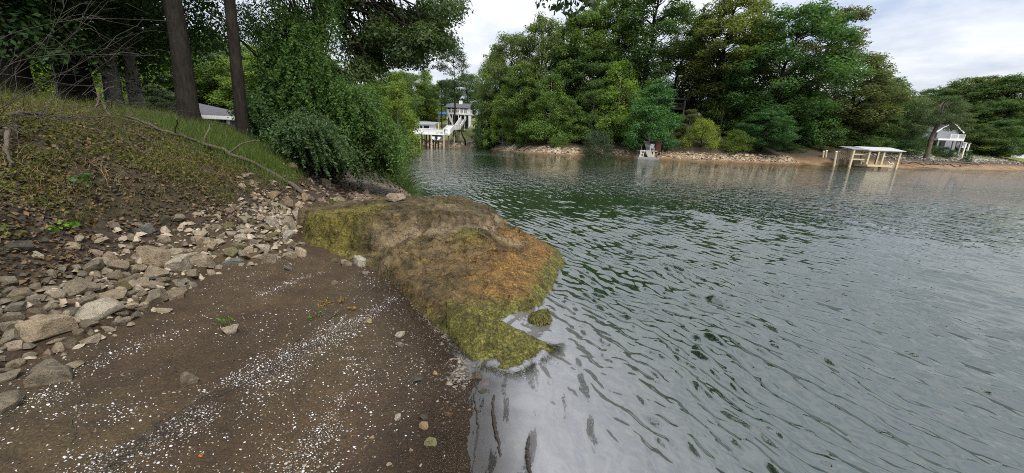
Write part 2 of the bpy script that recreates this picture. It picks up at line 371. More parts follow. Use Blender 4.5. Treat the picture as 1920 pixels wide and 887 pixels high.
# ------------------------------------------------------------------ foliage
def rot_basis(n, r):
    t = r.normal(size=n.shape); t -= (t*n).sum(1)[:, None]*n; t /= np.linalg.norm(t, axis=1)[:, None]+1e-9
    return t, np.cross(n, t)
def unit(v): return v/(np.linalg.norm(v, axis=1)[:, None]+1e-9)
def leaves(mb, centers, rads, counts, size, r, flat=.6, upw=.8, droop=0., aspect=.6, shell=2.2):
    centers = np.asarray(centers, float); rads = np.asarray(rads, float); counts = np.asarray(counts, int)
    idx = np.repeat(np.arange(len(centers)), counts); n = len(idx)
    d = unit(r.normal(size=(n, 3))); rr = r.random(n)**(1/shell)
    off = d*rr[:, None]*rads[idx][:, None]; off[:, 2] *= flat; off[:, 2] -= droop*rads[idx]*rr**2*(d[:, 0]**2+d[:, 1]**2)
    p = centers[idx]+off
    nn = unit(np.array([0, 0, 1.])*upw*.75+d*.85+r.normal(size=(n, 3))*.5)
    t, b = rot_basis(nn, r)
    L = size*(.65+.7*r.random(n)); Wd = L*aspect*(.8+.4*r.random(n))
    V = np.stack([p-t*L[:, None]*.5, p+b*Wd[:, None]*.5, p+t*L[:, None]*.5, p-b*Wd[:, None]*.5], 1).reshape(-1, 3)
    ct = r.random(len(centers)); tint = np.clip(.5*ct[idx]+.5*r.random(n), 0, 1)
    mb.add(V, np.arange(n*4).reshape(-1, 4), np.repeat(tint, 4))
def limb(mb, a, b, r0, r1, r, sag=.15, seg=5, n=6):
    a = np.asarray(a, float); b = np.asarray(b, float); t = np.linspace(0, 1, seg)[:, None]; L = np.linalg.norm(b-a)
    P = a*(1-t)+b*t; P[:, 2:3] += np.sin(t*pi)*L*sag
    P[1:-1] += r.normal(size=(seg-2, 3))*L*.035
    mb.tube(P, np.linspace(r0, r1, seg), n)
def tree_meshes(seed, H, cb, R, ncl, per, leaf, kind='round', bark=None, rt=None, cl=.3, lean=(0, 0), flat=.6, droop=0.):
    r = np.random.default_rng(seed); tb = MB(); lb = MB(); bark = bark or M_BARK
    rt = rt or H*.016
    k = 9; t = np.linspace(0, 1, k); tx = np.cumsum(r.normal(0, .012*H, k))*t+lean[0]*t**1.5; ty = np.cumsum(r.normal(0, .012*H, k))*t+lean[1]*t**1.5
    TP = np.stack([tx, ty, t*H*.93-.15], 1); TR = rt*(1-.82*t); TR[0] *= 1.5
    tt = np.insert(t, 1, .035); TP = np.stack([np.interp(tt, t, TP[:, q]) for q in range(3)], 1); TR = np.interp(tt, t, TR); TR[0] = rt*1.5; TR[1] = rt*1.06
    tb.tube(TP, TR, 9)
    def trunk(z): return np.array([np.interp(z, TP[:, 2], TP[:, 0]), np.interp(z, TP[:, 2], TP[:, 1]), z])
    cs = []; rs = []
    lobes = r.uniform(0, 2*pi, 3)
    for i in range(ncl):
        if kind == 'round': u = r.beta(1.25, 1.15); pr = (math.sin(pi*min(1, max(0, .06+.9*u**.85))))**.6
        elif kind == 'tall': u = r.beta(1.5, 1.1); pr = (math.sin(pi*min(1, .1+.85*u)))**.7*(.75+.3*r.random())
        elif kind == 'low': u = r.beta(1.0, 1.25); pr = max(.12, (1-u**1.7))**.75
        elif kind == 'pine': u = r.beta(2.5, 1.0); pr = .35+.65*math.sin(pi*min(1, .15+.8*u))
        else: u = r.beta(1.0, 1.3); pr = max(.1, 1-u**1.8)**.6
        a = r.uniform(0, 2*pi); pr *= 1+.22*sum(math.cos((a-l)*2+j) for j, l in enumerate(lobes))/2
        q = R*pr*math.sqrt(r.uniform(.12, 1)); z = cb+u*(H-cb)
        c = trunk(min(z, H*.92)); c = np.array([c[0]+q*cos(a), c[1]+q*sin(a), z])
        rc = R*cl*r.uniform(.6, 1.25)*(1.15-.4*u)
        cs.append(c); rs.append(rc)
        if r.random() < .6 and q > R*.2:
            zs = max(.3*H*.2, z-q*r.uniform(.35, .8)); s0 = trunk(min(zs, H*.85))
            limb(tb, s0, c, max(.02, rt*.34*(1-zs/H*.6)), .012*max(1, H/14), r, .06, 4, 5)
    rs = np.array(rs); cnt = (per*(rs/(R*cl))**2*r.uniform(.6, 1.3, ncl)).astype(int)+5
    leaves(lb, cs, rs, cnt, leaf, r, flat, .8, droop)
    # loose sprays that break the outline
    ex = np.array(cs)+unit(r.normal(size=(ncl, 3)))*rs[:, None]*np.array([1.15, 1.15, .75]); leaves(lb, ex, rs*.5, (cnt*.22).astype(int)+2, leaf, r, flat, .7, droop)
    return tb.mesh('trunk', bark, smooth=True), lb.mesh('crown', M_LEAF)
def plant_tree(name, label, cat, loc, meshes, color, group=None, scale=(1, 1, 1), rz=0., tname='trunk', cname='crown'):
    o = thing(name, label, cat, loc, group); o.scale = scale; o.rotation_euler = (0, 0, rz)
    for nm, me in ((tname, meshes[0]), (cname, meshes[1])):
        c = bpy.data.objects.new(nm, me); COL.objects.link(c); c.parent = o; c.color = (*color, 1)
    return o

SPEC = {
 'round': [tree_meshes(100+i, 20, 2.6, 5.6, 150, 270, .27, 'round', cl=.25, flat=.85) for i in range(3)],
 'tall': [tree_meshes(110+i, 24, 7.0, 4.4, 95, 240, .27, 'tall', cl=.28, flat=.85) for i in range(3)],
 'low': [tree_meshes(120+i, 10, .5, 3.9, 125, 230, .2, 'low', M_PALEBARK, cl=.26, flat=.75) for i in range(3)],
 'bush': [tree_meshes(130+i, 4, .15, 2.7, 70, 160, .13, 'bush', cl=.28, flat=.8) for i in range(2)],
 'pine': [tree_meshes(140+i, 18, 8.5, 4.2, 50, 220, .22, 'pine', cl=.34, flat=.5) for i in range(2)],
}
SH = {'round': (20, 5.6), 'tall': (24, 4.4), 'low': (10, 3.9), 'bush': (4, 2.7), 'pine': (18, 4.2)}
_used = {}
def far_tree(kind, px, pytop, Y, wpx, color, label, name='broadleaf_tree', cat='tree', group=None, zb=None):
    top = at_y(px, pytop, Y); X = top[0]; zg = tz(X, Y) if zb is None else zb
    H = max(1.0, top[2]-zg+.2); sc = np.linalg.norm(top-EYE)/F_PX*.93
    R = wpx*sc/2; H0, R0_ = SH[kind]; k = _used.get(kind, 0); _used[kind] = k+1
    me = SPEC[kind][k % len(SPEC[kind])]
    sx = R/R0_*.9; cn = ('stem', 'foliage') if kind == 'bush' else ('trunk', 'crown')
    return plant_tree(name, label, cat, (X, Y, zg-.1), me, color, group, (sx, sx, H/H0), random.uniform(0, 6.28), *cn)

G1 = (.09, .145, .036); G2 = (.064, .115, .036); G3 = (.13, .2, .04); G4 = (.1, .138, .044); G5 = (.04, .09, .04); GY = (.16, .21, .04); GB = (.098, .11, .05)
FT = [
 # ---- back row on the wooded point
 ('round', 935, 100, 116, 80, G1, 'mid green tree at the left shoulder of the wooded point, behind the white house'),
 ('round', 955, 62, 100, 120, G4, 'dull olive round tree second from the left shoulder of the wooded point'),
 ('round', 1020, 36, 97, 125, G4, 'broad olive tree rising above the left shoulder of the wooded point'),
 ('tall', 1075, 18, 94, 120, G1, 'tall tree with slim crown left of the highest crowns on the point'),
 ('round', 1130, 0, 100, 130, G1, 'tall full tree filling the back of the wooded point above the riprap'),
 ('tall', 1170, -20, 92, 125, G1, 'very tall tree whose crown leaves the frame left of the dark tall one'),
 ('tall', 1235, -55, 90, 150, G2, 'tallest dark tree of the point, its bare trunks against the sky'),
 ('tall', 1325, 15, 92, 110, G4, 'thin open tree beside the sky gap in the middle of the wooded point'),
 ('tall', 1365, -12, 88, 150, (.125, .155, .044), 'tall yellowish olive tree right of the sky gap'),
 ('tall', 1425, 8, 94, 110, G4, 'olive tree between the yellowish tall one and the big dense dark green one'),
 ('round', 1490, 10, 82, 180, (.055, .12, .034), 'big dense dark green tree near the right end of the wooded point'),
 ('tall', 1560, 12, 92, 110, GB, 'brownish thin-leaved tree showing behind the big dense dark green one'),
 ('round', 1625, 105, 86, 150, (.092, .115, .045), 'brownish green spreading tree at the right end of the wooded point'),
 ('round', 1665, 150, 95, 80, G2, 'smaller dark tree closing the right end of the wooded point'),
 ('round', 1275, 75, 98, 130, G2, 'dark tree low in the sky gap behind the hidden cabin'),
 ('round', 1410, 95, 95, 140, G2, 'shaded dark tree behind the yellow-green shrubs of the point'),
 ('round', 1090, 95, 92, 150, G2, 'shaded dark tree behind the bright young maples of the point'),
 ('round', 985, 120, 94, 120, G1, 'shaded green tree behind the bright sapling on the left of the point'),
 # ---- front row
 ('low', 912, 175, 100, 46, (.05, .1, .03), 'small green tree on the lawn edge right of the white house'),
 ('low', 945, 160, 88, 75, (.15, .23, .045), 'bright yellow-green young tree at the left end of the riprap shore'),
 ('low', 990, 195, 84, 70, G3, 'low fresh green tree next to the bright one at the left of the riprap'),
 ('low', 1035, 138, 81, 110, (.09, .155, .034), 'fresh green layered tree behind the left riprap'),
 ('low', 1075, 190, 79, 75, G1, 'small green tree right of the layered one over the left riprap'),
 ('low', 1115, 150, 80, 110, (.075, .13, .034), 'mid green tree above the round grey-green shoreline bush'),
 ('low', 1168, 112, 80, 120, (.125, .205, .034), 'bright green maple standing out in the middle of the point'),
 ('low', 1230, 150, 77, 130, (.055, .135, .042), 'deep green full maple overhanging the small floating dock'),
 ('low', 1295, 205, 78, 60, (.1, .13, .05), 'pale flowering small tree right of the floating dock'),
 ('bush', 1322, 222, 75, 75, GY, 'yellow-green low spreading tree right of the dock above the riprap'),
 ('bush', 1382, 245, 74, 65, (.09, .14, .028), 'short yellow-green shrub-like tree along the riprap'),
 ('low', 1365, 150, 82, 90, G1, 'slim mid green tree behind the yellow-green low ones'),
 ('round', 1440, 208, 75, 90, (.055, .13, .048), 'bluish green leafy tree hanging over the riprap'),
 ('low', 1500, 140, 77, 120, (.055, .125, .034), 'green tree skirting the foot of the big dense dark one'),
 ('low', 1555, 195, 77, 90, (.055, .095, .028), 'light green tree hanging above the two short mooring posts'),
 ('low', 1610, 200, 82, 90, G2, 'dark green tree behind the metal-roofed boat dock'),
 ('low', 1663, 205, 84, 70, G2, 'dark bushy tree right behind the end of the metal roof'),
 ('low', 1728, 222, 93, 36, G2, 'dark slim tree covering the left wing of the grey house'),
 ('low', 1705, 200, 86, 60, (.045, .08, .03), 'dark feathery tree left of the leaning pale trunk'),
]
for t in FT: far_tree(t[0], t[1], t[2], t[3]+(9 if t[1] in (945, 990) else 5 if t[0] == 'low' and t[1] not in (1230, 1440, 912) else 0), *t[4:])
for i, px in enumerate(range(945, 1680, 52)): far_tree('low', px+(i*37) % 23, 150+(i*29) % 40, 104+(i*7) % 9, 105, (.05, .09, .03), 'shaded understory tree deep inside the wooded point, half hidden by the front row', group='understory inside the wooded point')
BU = [
 (1125, 243, 75.5, 80, (.05, .075, .042), 'round grey-green bush overhanging the water at the riprap'),
 (980, 258, 86, 28, (.06, .12, .03), 'small bright bush above the left riprap'),
 (1048, 255, 77, 40, G1, 'low green bush above the middle of the left riprap'),
 (1185, 262, 77, 60, (.05, .1, .03), 'dark green bush left of the floating dock'),
 (1345, 268, 74, 45, GY, 'yellow-green bush drooping to the stones right of the dock'),
 (1480, 268, 75, 55, (.045, .09, .03), 'green bush on the stones under the big dense tree'),
 (1540, 275, 75, 45, (.09, .1, .04), 'yellowing bush behind the pair of short mooring posts'),
 (1635, 262, 78, 60, G2, 'dark bush behind the boat dock posts'),
 (1695, 262, 80, 60, (.035, .08, .03), 'rounded dark green bush right of the boat dock'),
 (1772, 276, 88, 32, (.025, .06, .03), 'dark round bush below the white deck stairs'),
 (1818, 282, 86, 12, (.03, .07, .03), 'tiny conical bush on the stony slope right of the deck stairs'),
 (1757, 274, 90, 22, G1, 'pale green bush beside the foot of the leaning trunk'),
 (1862, 262, 104, 40, G2, 'olive bush in front of the right-hand woods'),
]
for px, py, Y, wp, c, lab in BU: far_tree('bush', px, py, Y+(2.5 if px not in (1125, 1772, 1818, 1757, 1862) else 0), wp, c, lab, 'bush', 'bush')
RW = [('round', 1712, 185, 135, 70, G4), ('round', 1762, 165, 140, 90, G2), ('round', 1812, 150, 135, 100, G4), ('round', 1862, 146, 130, 90, G4), ('round', 1912, 143, 125, 100, G2),
      ('round', 1965, 148, 125, 100, G4), ('round', 1845, 195, 118, 80, (.05, .07, .03)), ('round', 1900, 190, 112, 80, G2), ('round', 1790, 195, 125, 70, G2), ('low', 1812, 225, 106, 80, (.065, .1, .03)), ('low', 1880, 225, 104, 70, G2)]
RL = ['olive tree at the left end of the right-hand woods', 'dark tree above the gable of the grey house', 'tall olive tree topping the right-hand woods right of the gable', 'broad dull green tree in the middle of the right-hand woods', 'dark tree on the skyline at the right edge of the view',
      'olive tree half outside the right edge of the view', 'duller tree below the skyline in the right-hand woods', 'dark tree above the small white shed', 'dark tree right behind the grey gable', 'light green feathery tree beside the white deck stairs', 'dark low tree behind the small white shed']
for t, l in zip(RW, RL): far_tree(*t, l, group='trees of the right-hand woods')
LW = [('low', 800, 130, 150, 70, G3, 'light green tree behind the lawn left of the white house'), ('round', 770, 140, 145, 80, G1, 'green tree at the left end of the lawn'),
      ('round', 835, 150, 165, 80, G2, 'dark tree behind the white house roof'), ('round', 880, 140, 160, 80, G2, 'dark tree right behind the chimney of the white house'), ('round', 800, 165, 160, 70, G2, 'shaded tree behind the lawn edge'),
      ('pine', 852, 95, 118, 75, (.045, .075, .035), 'tall flat-topped pine in front of the white house'), ('round', 745, 135, 120, 80, G1, 'green tree left of the boathouse'), ('round', 720, 150, 100, 90, G1, 'green tree showing left of the lawn behind the vines'),
      ('pine', 828, 155, 120, 44, (.04, .075, .03), 'slim dark-stemmed tree on the lawn left of the white house'), ('pine', 897, 165, 116, 34, G1, 'slim tree with bare stem on the right of the lawn')]
for t in LW: far_tree(*t)
far_tree('low', 742, 138, 34, 88, (.12, .18, .03), 'bright yellow-green tree glowing just behind the vine-covered tree')
far_tree('low', 750, 205, 40, 40, (.1, .16, .035), 'small bright green tree at the water left of the boathouse')
# the curved sapling on the lawn
def sapling():
    b = at_y(873, 264, 112); b[2] = tz(b[0], b[1]); o = thing('sapling', 'small dark curved sapling on the lawn above the grey stones', 'tree', b)
    r = np.random.default_rng(5); m = MB(); P = np.array([b, b+(-.2, 0, 1.5), b+(-.9, 0, 2.7), b+(-1.2, 0, 3.8)]); m.tube(P, [.26, .22, .2, .12], 7); m.build('trunk', M_BARK, o, True)
    m = MB(); leaves(m, [P[-1]+(x, y, z) for x, y, z in ((0, 0, .3), (.7, .2, .1), (-.7, -.2, .2), (.2, .3, .9), (-.4, 0, .8))], [.8]*5, [120]*5, .2, r); m.build('crown', M_LEAF, o, color=(.06, .12, .03))
sapling()
# leaning tree by the grey house
def leaning():
    b = at_y(1737, 294, 82); o = thing('leaning_tree', 'leaning pale-trunked tree with dark crown before the grey house', 'tree', b); r = np.random.default_rng(15)
    pts = [b-(0, 0, .5), at_y(1741, 280, 82), at_y(1747, 258, 82), at_y(1756, 238, 82.3), at_y(1764, 215, 82.6), at_y(1770, 190, 83)]
    m = MB(); m.tube(pts, [.5, .38, .34, .3, .22, .1], 8); lb = MB(); cs = []
    for i in range(46):
        px = r.uniform(1705, 1815); py = r.uniform(178, 236)+(.25*abs(px-1762)); c = at_y(px, py, 82+r.uniform(-3.5, 3.5)); cs.append(c)
        if r.random() < .5: limb(m, pts[r.integers(3, 6)], c, .08, .02, r, .05, 4, 5)
    m.build('trunk', M_DEAD, o, True); leaves(lb, cs, np.full(46, 1.25), np.full(46, 330), .2, r, .55); lb.build('crown', M_LEAF, o, color=(.06, .09, .04))
leaning()

# ------------------------------------------------------------------ near trees on the left bank
def near_tree(name, label, px, py, Y, H, rt, cb, R, ncl, per, leaf, color, seed, bark=None, lean=(0, 0), kind='round', group=None, cl=.26, droop=.4):
    b = at_y(px, py, Y); z = tz(b[0], b[1]); me = tree_meshes(seed, H, cb, R, ncl, per, leaf, kind, bark, rt, cl, lean, .6, droop)
    return plant_tree(name, label, 'tree', (b[0], b[1], z-.05), me, color, group)
DG = (.05, .1, .032)
near_tree('broadleaf_tree', 'thick dark trunk standing tall on the bank left of the grey roof', 354, 215, 9, 17, .19, 6.5, 4.2, 90, 330, .11, DG, 201, lean=(-.9, .3))
near_tree('broadleaf_tree', 'slimmer dark trunk right of the grey roof, rising out of the frame', 455, 245, 9.6, 16, .135, 4.6, 3.4, 70, 330, .11, DG, 202, lean=(.6, .4))
RWN = [(22, 165, 8.6, .2, 'left-edge trunk of the shaded row, mossy and close to the twigs', M_BARK), (45, 165, 9.6, .17, 'second trunk from the left edge of the shaded row', M_BARK), (124, 185, 12, .17, 'slim pale-sided trunk left of the broad dark one', M_PALEBARK),
       (150, 190, 11.4, .36, 'broad dark trunk in the middle of the shaded row', M_BARK), (215, 198, 12, .2, 'grey trunk right of the broad dark one in the shaded row', M_PALEBARK), (258, 204, 12.4, .17, 'grey trunk at the right end of the shaded row', M_PALEBARK)]
for i, (px, py, Y, rt, lab, bk) in enumerate(RWN):
    near_tree('broadleaf_tree', lab, px, py, Y, 12+i % 3, rt, 1.35, 3.3, 120, 330, .11, (.045, .095, .03), 210+i, bk, group='row of shaded trees on the bank')
FB = [(40, 60, 30, 130, GY, 'round', 'bright tree glimpsed between the left trunks'), (95, 75, 26, 110, (.13, .2, .035), 'low', 'yellow-green tree glowing between the left trunks'), (190, 60, 34, 140, G3, 'round', 'green tree behind the shaded row of trunks'),
      (280, 90, 36, 140, G1, 'round', 'mid green tree left of the thick trunk in the distance'), (300, 165, 22, 70, (.06, .085, .045), 'low', 'pale greyish shrub-tree left of the thick trunk'), (400, 70, 44, 130, (.07, .11, .04), 'round', 'hazy green tree behind the grey roof'),
      (440, 95, 40, 90, (.06, .1, .045), 'round', 'pale green tree between the two dark trunks'), (520, 90, 38, 130, G3, 'round', 'green tree behind the slimmer dark trunk'), (610, 110, 45, 150, G1, 'round', 'green tree deep behind the vines'), (350, 60, 52, 150, G1, 'round', 'distant tree in the sky gap left of the two trunks'),
      (-60, 40, 28, 160, G1, 'round', 'green tree at the far left beyond the shaded row'), (240, 120, 24, 80, G3, 'low', 'fresh green small tree seen between the grey trunks'), (690, 120, 60, 140, G1, 'round', 'green tree beyond the cove behind the oak')]
for px, py, Y, wp, c, k, lab in FB: far_tree(k, px, py, Y, wp*1.25, c, lab)

def inside(poly, x, y):
    ins = False; n = len(poly)
    for i in range(n):
        a = poly[i]; b = poly[(i+1) % n]
        if (a[1] > y) != (b[1] > y) and x < (b[0]-a[0])*(y-a[1])/(b[1]-a[1])+a[0]: ins = not ins
    return ins
def poly_crown(poly, Y0, Y1, n, r, sl=0.):
    xs = [p[0] for p in poly]; ys = [p[1] for p in poly]; out = []
    while len(out) < n:
        x = r.uniform(min(xs), max(xs)); y = r.uniform(min(ys), max(ys))
        if inside(poly, x, y): out.append(at_y(x, y, r.uniform(Y0, Y1)+sl*(x-600)))
    return np.array(out)
def sprays(lb, m, bases, ends, n, leaf, r, arch=.2, drop=.12, spread=.06, aspect=.45, t0=.3):
    for b, e in zip(bases, ends):
        L = np.linalg.norm(e-b); t = np.linspace(0, 1, 9); P = b[None]*(1-t)[:, None]+e[None]*t[:, None]; P[:, 2] += np.sin(t*pi)*L*arch-t**3*L*drop; P[1:] += r.normal(0, .015*L, (8, 3))
        m.tube(P, np.linspace(.004+.005*L, .002, 9), 4); q = t0+(1-t0)*r.random(n)**.8; C = np.stack([np.interp(q, t, P[:, k]) for k in range(3)], 1); w = spread*(1.5-q)
        leaves(lb, C, w, np.full(n, 2), leaf, r, .8, .7, .3, aspect)
def vine_tree():
    r = np.random.default_rng(31); b = at_y(560, 285, 11.5); b[2] = tz(b[0], b[1])
    o = thing('vine_covered_tree', 'leaning tree smothered in hanging vines, reaching over the water', 'tree', b)
    poly = [(470,70),(520,10),(585,10),(615,85),(650,140),(700,165),(725,215),(748,255),(765,285),(735,292),(680,285),(620,280),(560,265),(500,255),(480,200),(470,130)]
    cs = poly_crown(poly, 10.6, 13.0, 150, r); cs = np.concatenate([cs, poly_crown([(400,40),(440,5),(480,-80),(660,-80),(640,60),(600,130),(540,60),(480,60),(430,85)], 10.8, 13, 80, r)]); m = MB()
    t0 = np.array([b+(-.3, .3, -.2), at_y(585, 200, 11.8), at_y(600, 110, 12), at_y(560, 20, 12.2)]); m.tube(t0, [.2, .16, .13, .09], 8)
    t1 = np.array([b+(0, 0, -.2), at_y(600, 230, 11.6), at_y(660, 190, 11.8), at_y(715, 240, 11.6), at_y(750, 280, 11.5)]); m.tube(t1, [.16, .13, .1, .06, .03], 7)
    for c in cs[::3]: limb(m, t0[r.integers(1, 3)], c, .04, .008, r, .05, 4, 5)
    m.build('trunk', M_BARK, o, True)
    lb = MB(); rs = r.uniform(.25, .55, len(cs)); rs[150:] *= .85; leaves(lb, cs, rs, (rs*rs*1500).astype(int), .07, r, .95, .45, .7, .5)
    en = poly_crown(poly, 10.0, 12.8, 300, r); hub = np.concatenate([np.linspace(t0[1], t0[3], 20), np.linspace(t1[1], t1[4], 20)]); bs = [hub[np.argmin(np.linalg.norm(hub+(0, 0, .4)-e, axis=1)+r.random(40)*.6)] for e in en]; mt = MB(); sprays(lb, mt, bs, en, 80, .07, r, .22, .3, .1); mt.build('twigs', M_BARK, o)
    # hanging strands
    tops = poly_crown([(480,60),(590,60),(650,150),(720,210),(750,255),(690,240),(560,200),(490,180)], 10.2, 12.4, 330, r)
    for p in tops:
        L = r.uniform(.5, 2.0); k = int(L/.12); q = p[None]+np.stack([np.cumsum(r.normal(0.012, .02, k)), np.cumsum(r.normal(0, .02, k)), -np.arange(k)*.12], 1)
        leaves(lb, q, np.full(k, .12), np.full(k, 9), .07, r, 1, .35, 0, .5)
    lb.build('crown', M_LEAF, o, color=(.07, .135, .036))
    return o
vine_tree()
def bushes_near():
    r = np.random.default_rng(33)
    spec = [('bush', 'silvery green arching bush hanging over the stones of the cove', [(505,215),(560,205),(610,215),(640,240),(665,275),(690,290),(610,302),(560,298),(520,285),(495,250)], 9.0, 11.2, 84, (.075, .13, .055), .065, 330, (545, 280, 10.4)),
            ('bush', 'olive green bush trailing into the water at the tip of the bank', [(640,215),(700,225),(745,262),(775,290),(762,308),(700,308),(640,310),(610,290)], 10.6, 12.6, 96, (.085, .135, .042), .065, 360, (610, 280, 13.0)),
            ('bush', 'dark leafy undergrowth bush at the foot of the slimmer dark trunk', [(440,190),(500,180),(530,215),(530,295),(500,290),(470,250),(450,225)], 9.6, 11.5, 56, (.05, .1, .034), .08, 300, (480, 270, 10.6))]
    for nm, lab, poly, a, b_, n, c, sz, per, bp in spec:
        cs = poly_crown(poly, a, b_, n, r); base = at_y(*bp); base[2] = tz(base[0], base[1]); o = thing(nm, lab, 'bush', base); m = MB()
        lb = MB(); en = poly_crown(poly, a, b_, n*3, r); en = np.concatenate([en, en[:n]+r.normal(0, .18, (n, 3))]); sprays(lb, m, base+r.normal(0, .15, (len(en), 3))*(1, 1, 0), en, per//4, sz, r, .28, .2, .055, .42)
        m.build('stem', M_BARK, o, True); leaves(lb, cs, r.uniform(.2, .36, n), np.full(n, per//7), sz, r, .8, .5, .5, .45); lb.build('foliage', M_LEAF, o, color=c)
bushes_near()
def oak():
    r = np.random.default_rng(37); b = at_y(585, 285, 13.6); b[2] = tz(b[0], b[1])
    o = thing('oak_tree', 'large open-crowned oak leaning its leafy limbs out over the lake', 'tree', b)
    cs = np.concatenate([poly_crown([(520,-420),(800,-420),(880,-200),(872,10),(850,70),(790,95),(720,125),(660,135),(600,60),(540,-100)], 12.4, 16.5, 120, r),
        poly_crown([(640,60),(700,50),(770,60),(850,50),(815,90),(760,115),(690,140),(660,130)], 12.4, 14.5, 34, r),
        poly_crown([(690,20),(790,10),(830,40),(770,110),(700,120)], 13, 15, 30, r)])
    m = MB(); tr = np.array([b-(0, 0, .2), at_y(590, 150, 13.8), at_y(600, 0, 14), at_y(640, -200, 14.2), at_y(690, -380, 14.4)]); m.tube(tr, [.3, .24, .21, .16, .07], 9)
    hub = [at_y(600, 0, 14), at_y(610, -60, 14), at_y(620, -120, 14.1), at_y(640, -200, 14.2)]
    for c in cs[::2]: limb(m, hub[r.integers(0, 4)], c, .075, .012, r, .08, 6, 6)
    for e in ((650, 85), (700, 120), (760, 60), (690, 150)): limb(m, at_y(590, -40, 13.9), at_y(*e, 13), .09, .02, r, .05, 6, 6)
    m.build('trunk', M_BARK, o, True); n = len(cs); lb = MB(); rs = r.uniform(.35, .75, n); leaves(lb, cs, rs, (rs*rs*1150).astype(int)+20, .105, r, .6, .7, .3, .5)
    ex = poly_crown([(780,0),(868,0),(862,40),(850,80),(800,100)], 12.5, 14, 22, r); leaves(lb, ex, np.full(22, .38), np.full(22, 110), .1, r, .6, .7, .3, .5)
    lb.build('crown', M_LEAF, o, color=(.06, .095, .035))
    r = np.random.default_rng(38)
    b = np.array([-4.2, -5.5, tz(-4.2, -5.5)]); o = thing('overhanging_tree', 'tree whose leafy branch tip dips into the top of the view over the lake', 'tree', b)
    tip = [at_y(x, y, 3.1+r.uniform(-.2, .2)) for x, y in ((1022,-5),(1045,8),(1066,0),(1070,18),(1095,-5),(1108,3),(1085,-25),(1040,-30),(1120,-25))]
    m = MB(); m.tube([b-(0, 0, .2), b+(.1, .1, 3), b+(.3, .4, 6), b+(.4, .6, 8)], [.25, .2, .17, .1], 8)
    k = at_y(1075, -60, 3.1); m.tube([b+(.2, .25, 4.6), b+(1.6, 3.4, 5.2), k+(-.5, -2., .7), k], [.1, .07, .05, .02], 6)
    for q in tip: limb(m, k, q, .012, .004, r, .05, 4, 5)
    m.build('trunk', M_BARK, o, True); lb = MB(); leaves(lb, tip, np.full(len(tip), .07), np.full(len(tip), 26), .05, r, .7, .5, .4, .5)
    c2 = b+(.3, -.4, 7.6)+r.normal(0, .9, (30, 3)); leaves(lb, c2, np.full(30, .7), np.full(30, 90), .13, r); lb.build('crown', M_LEAF, o, color=(.03, .05, .02))
oak()

# ------------------------------------------------------------------ rock outcrop, slab, mossy stone
CP = [(557,468,.2),(610,474,.2),(650,474,.22),(700,474,.28),(740,470,.37),(800,458,.44),(860,443,.48),(910,430,.5),(940,420,.48),
      (765,480,.36),(780,478,.36),(850,456,.44),(900,445,.46),(950,438,.42),(985,445,.36),(1020,464,.2),(1060,490,-.01),(1040,528,0),(1030,560,-.02),
      (900,500,.33),(960,500,.25),(1000,520,.15),(850,520,.28),(930,555,.15),(985,560,.1),(960,592,-.02),(905,582,.06),(930,575,.1),(1000,585,-.02),(760,510,.22),(800,545,.19),(850,582,.17),(820,515,.26)]
CW = np.array([at_z(*c) for c in CP])
CW = np.vstack([CW, [(.95,6.9,-.1),(.6,7.6,-.1),(.1,8.3,-.05),(-.6,8.9,.0),(-1.4,9.3,.12),(-2.4,9.2,.3),(-3.2,8.6,.42),(-3.7,7.6,.42),(-1.5,7,.42),(-2.5,7,.38),(-.5,7,.38),(-3.2,6.2,.36)]])
PL = [(572,405,.68),(610,400,.74),(650,397,.80),(700,396,.82),(770,389,.82),(830,389,.79),(880,391,.74),(915,402,.66),(600,385,.70),(680,376,.76),(770,369,.79),(880,374,.72),(940,400,.56)]
PW = np.vstack([np.array([at_z(*c) for c in PL]), [(-1.2,8.2,.62),(-2.2,8.5,.58),(-3.1,8.3,.52),(-3.6,7.2,.55),(-.5,7.8,.55)]])
RIM = np.array([(-3.12,5.62),(-2.85,5.46),(-2.62,5.38),(-2.28,5.3),(-1.9,5.24),(-1.5,5.36),(-1.1,5.56),(-.72,5.86),(-.4,6.1),(-.2,6.5),(-.12,7.0),(-.45,7.7),(-1.2,8.2),(-2.2,8.45),(-3.1,8.3),(-3.65,7.3),(-3.5,6.3)])
def tps_fit(P, lam=.006):
    n = len(P); d = np.hypot(P[:, None, 0]-P[None, :, 0], P[:, None, 1]-P[None, :, 1]); K = np.where(d > 0, d*d*np.log(d+1e-12), 0)+lam*np.eye(n)
    Q = np.hstack([np.ones((n, 1)), P[:, :2]]); A = np.block([[K, Q], [Q.T, np.zeros((3, 3))]]); s = np.linalg.solve(A, np.concatenate([P[:, 2], [0, 0, 0]]))
    def ev(x, y):
        o = np.zeros(x.shape)
        for k in range(n):
            r2 = (x-P[k, 0])**2+(y-P[k, 1])**2; o += s[k]*.5*r2*np.log(r2+1e-12)
        return o+s[n]+s[n+1]*x+s[n+2]*y
    return ev
def poly_sd(poly, x, y):
    d = np.full(x.shape, 1e9); ins = np.zeros(x.shape, bool); n = len(poly)
    for i in range(n):
        a = poly[i]; b = poly[(i+1) % n]; e = b-a; t = np.clip(((x-a[0])*e[0]+(y-a[1])*e[1])/(e@e), 0, 1)
        d = np.minimum(d, np.hypot(x-a[0]-t*e[0], y-a[1]-t*e[1])); ins ^= ((a[1] > y) != (b[1] > y)) & (x < (b[0]-a[0])*(y-a[1])/(b[1]-a[1]+1e-12)+a[0])
    return np.where(ins, d, -d)
APRON = tps_fit(CW); LEDGE = tps_fit(PW)
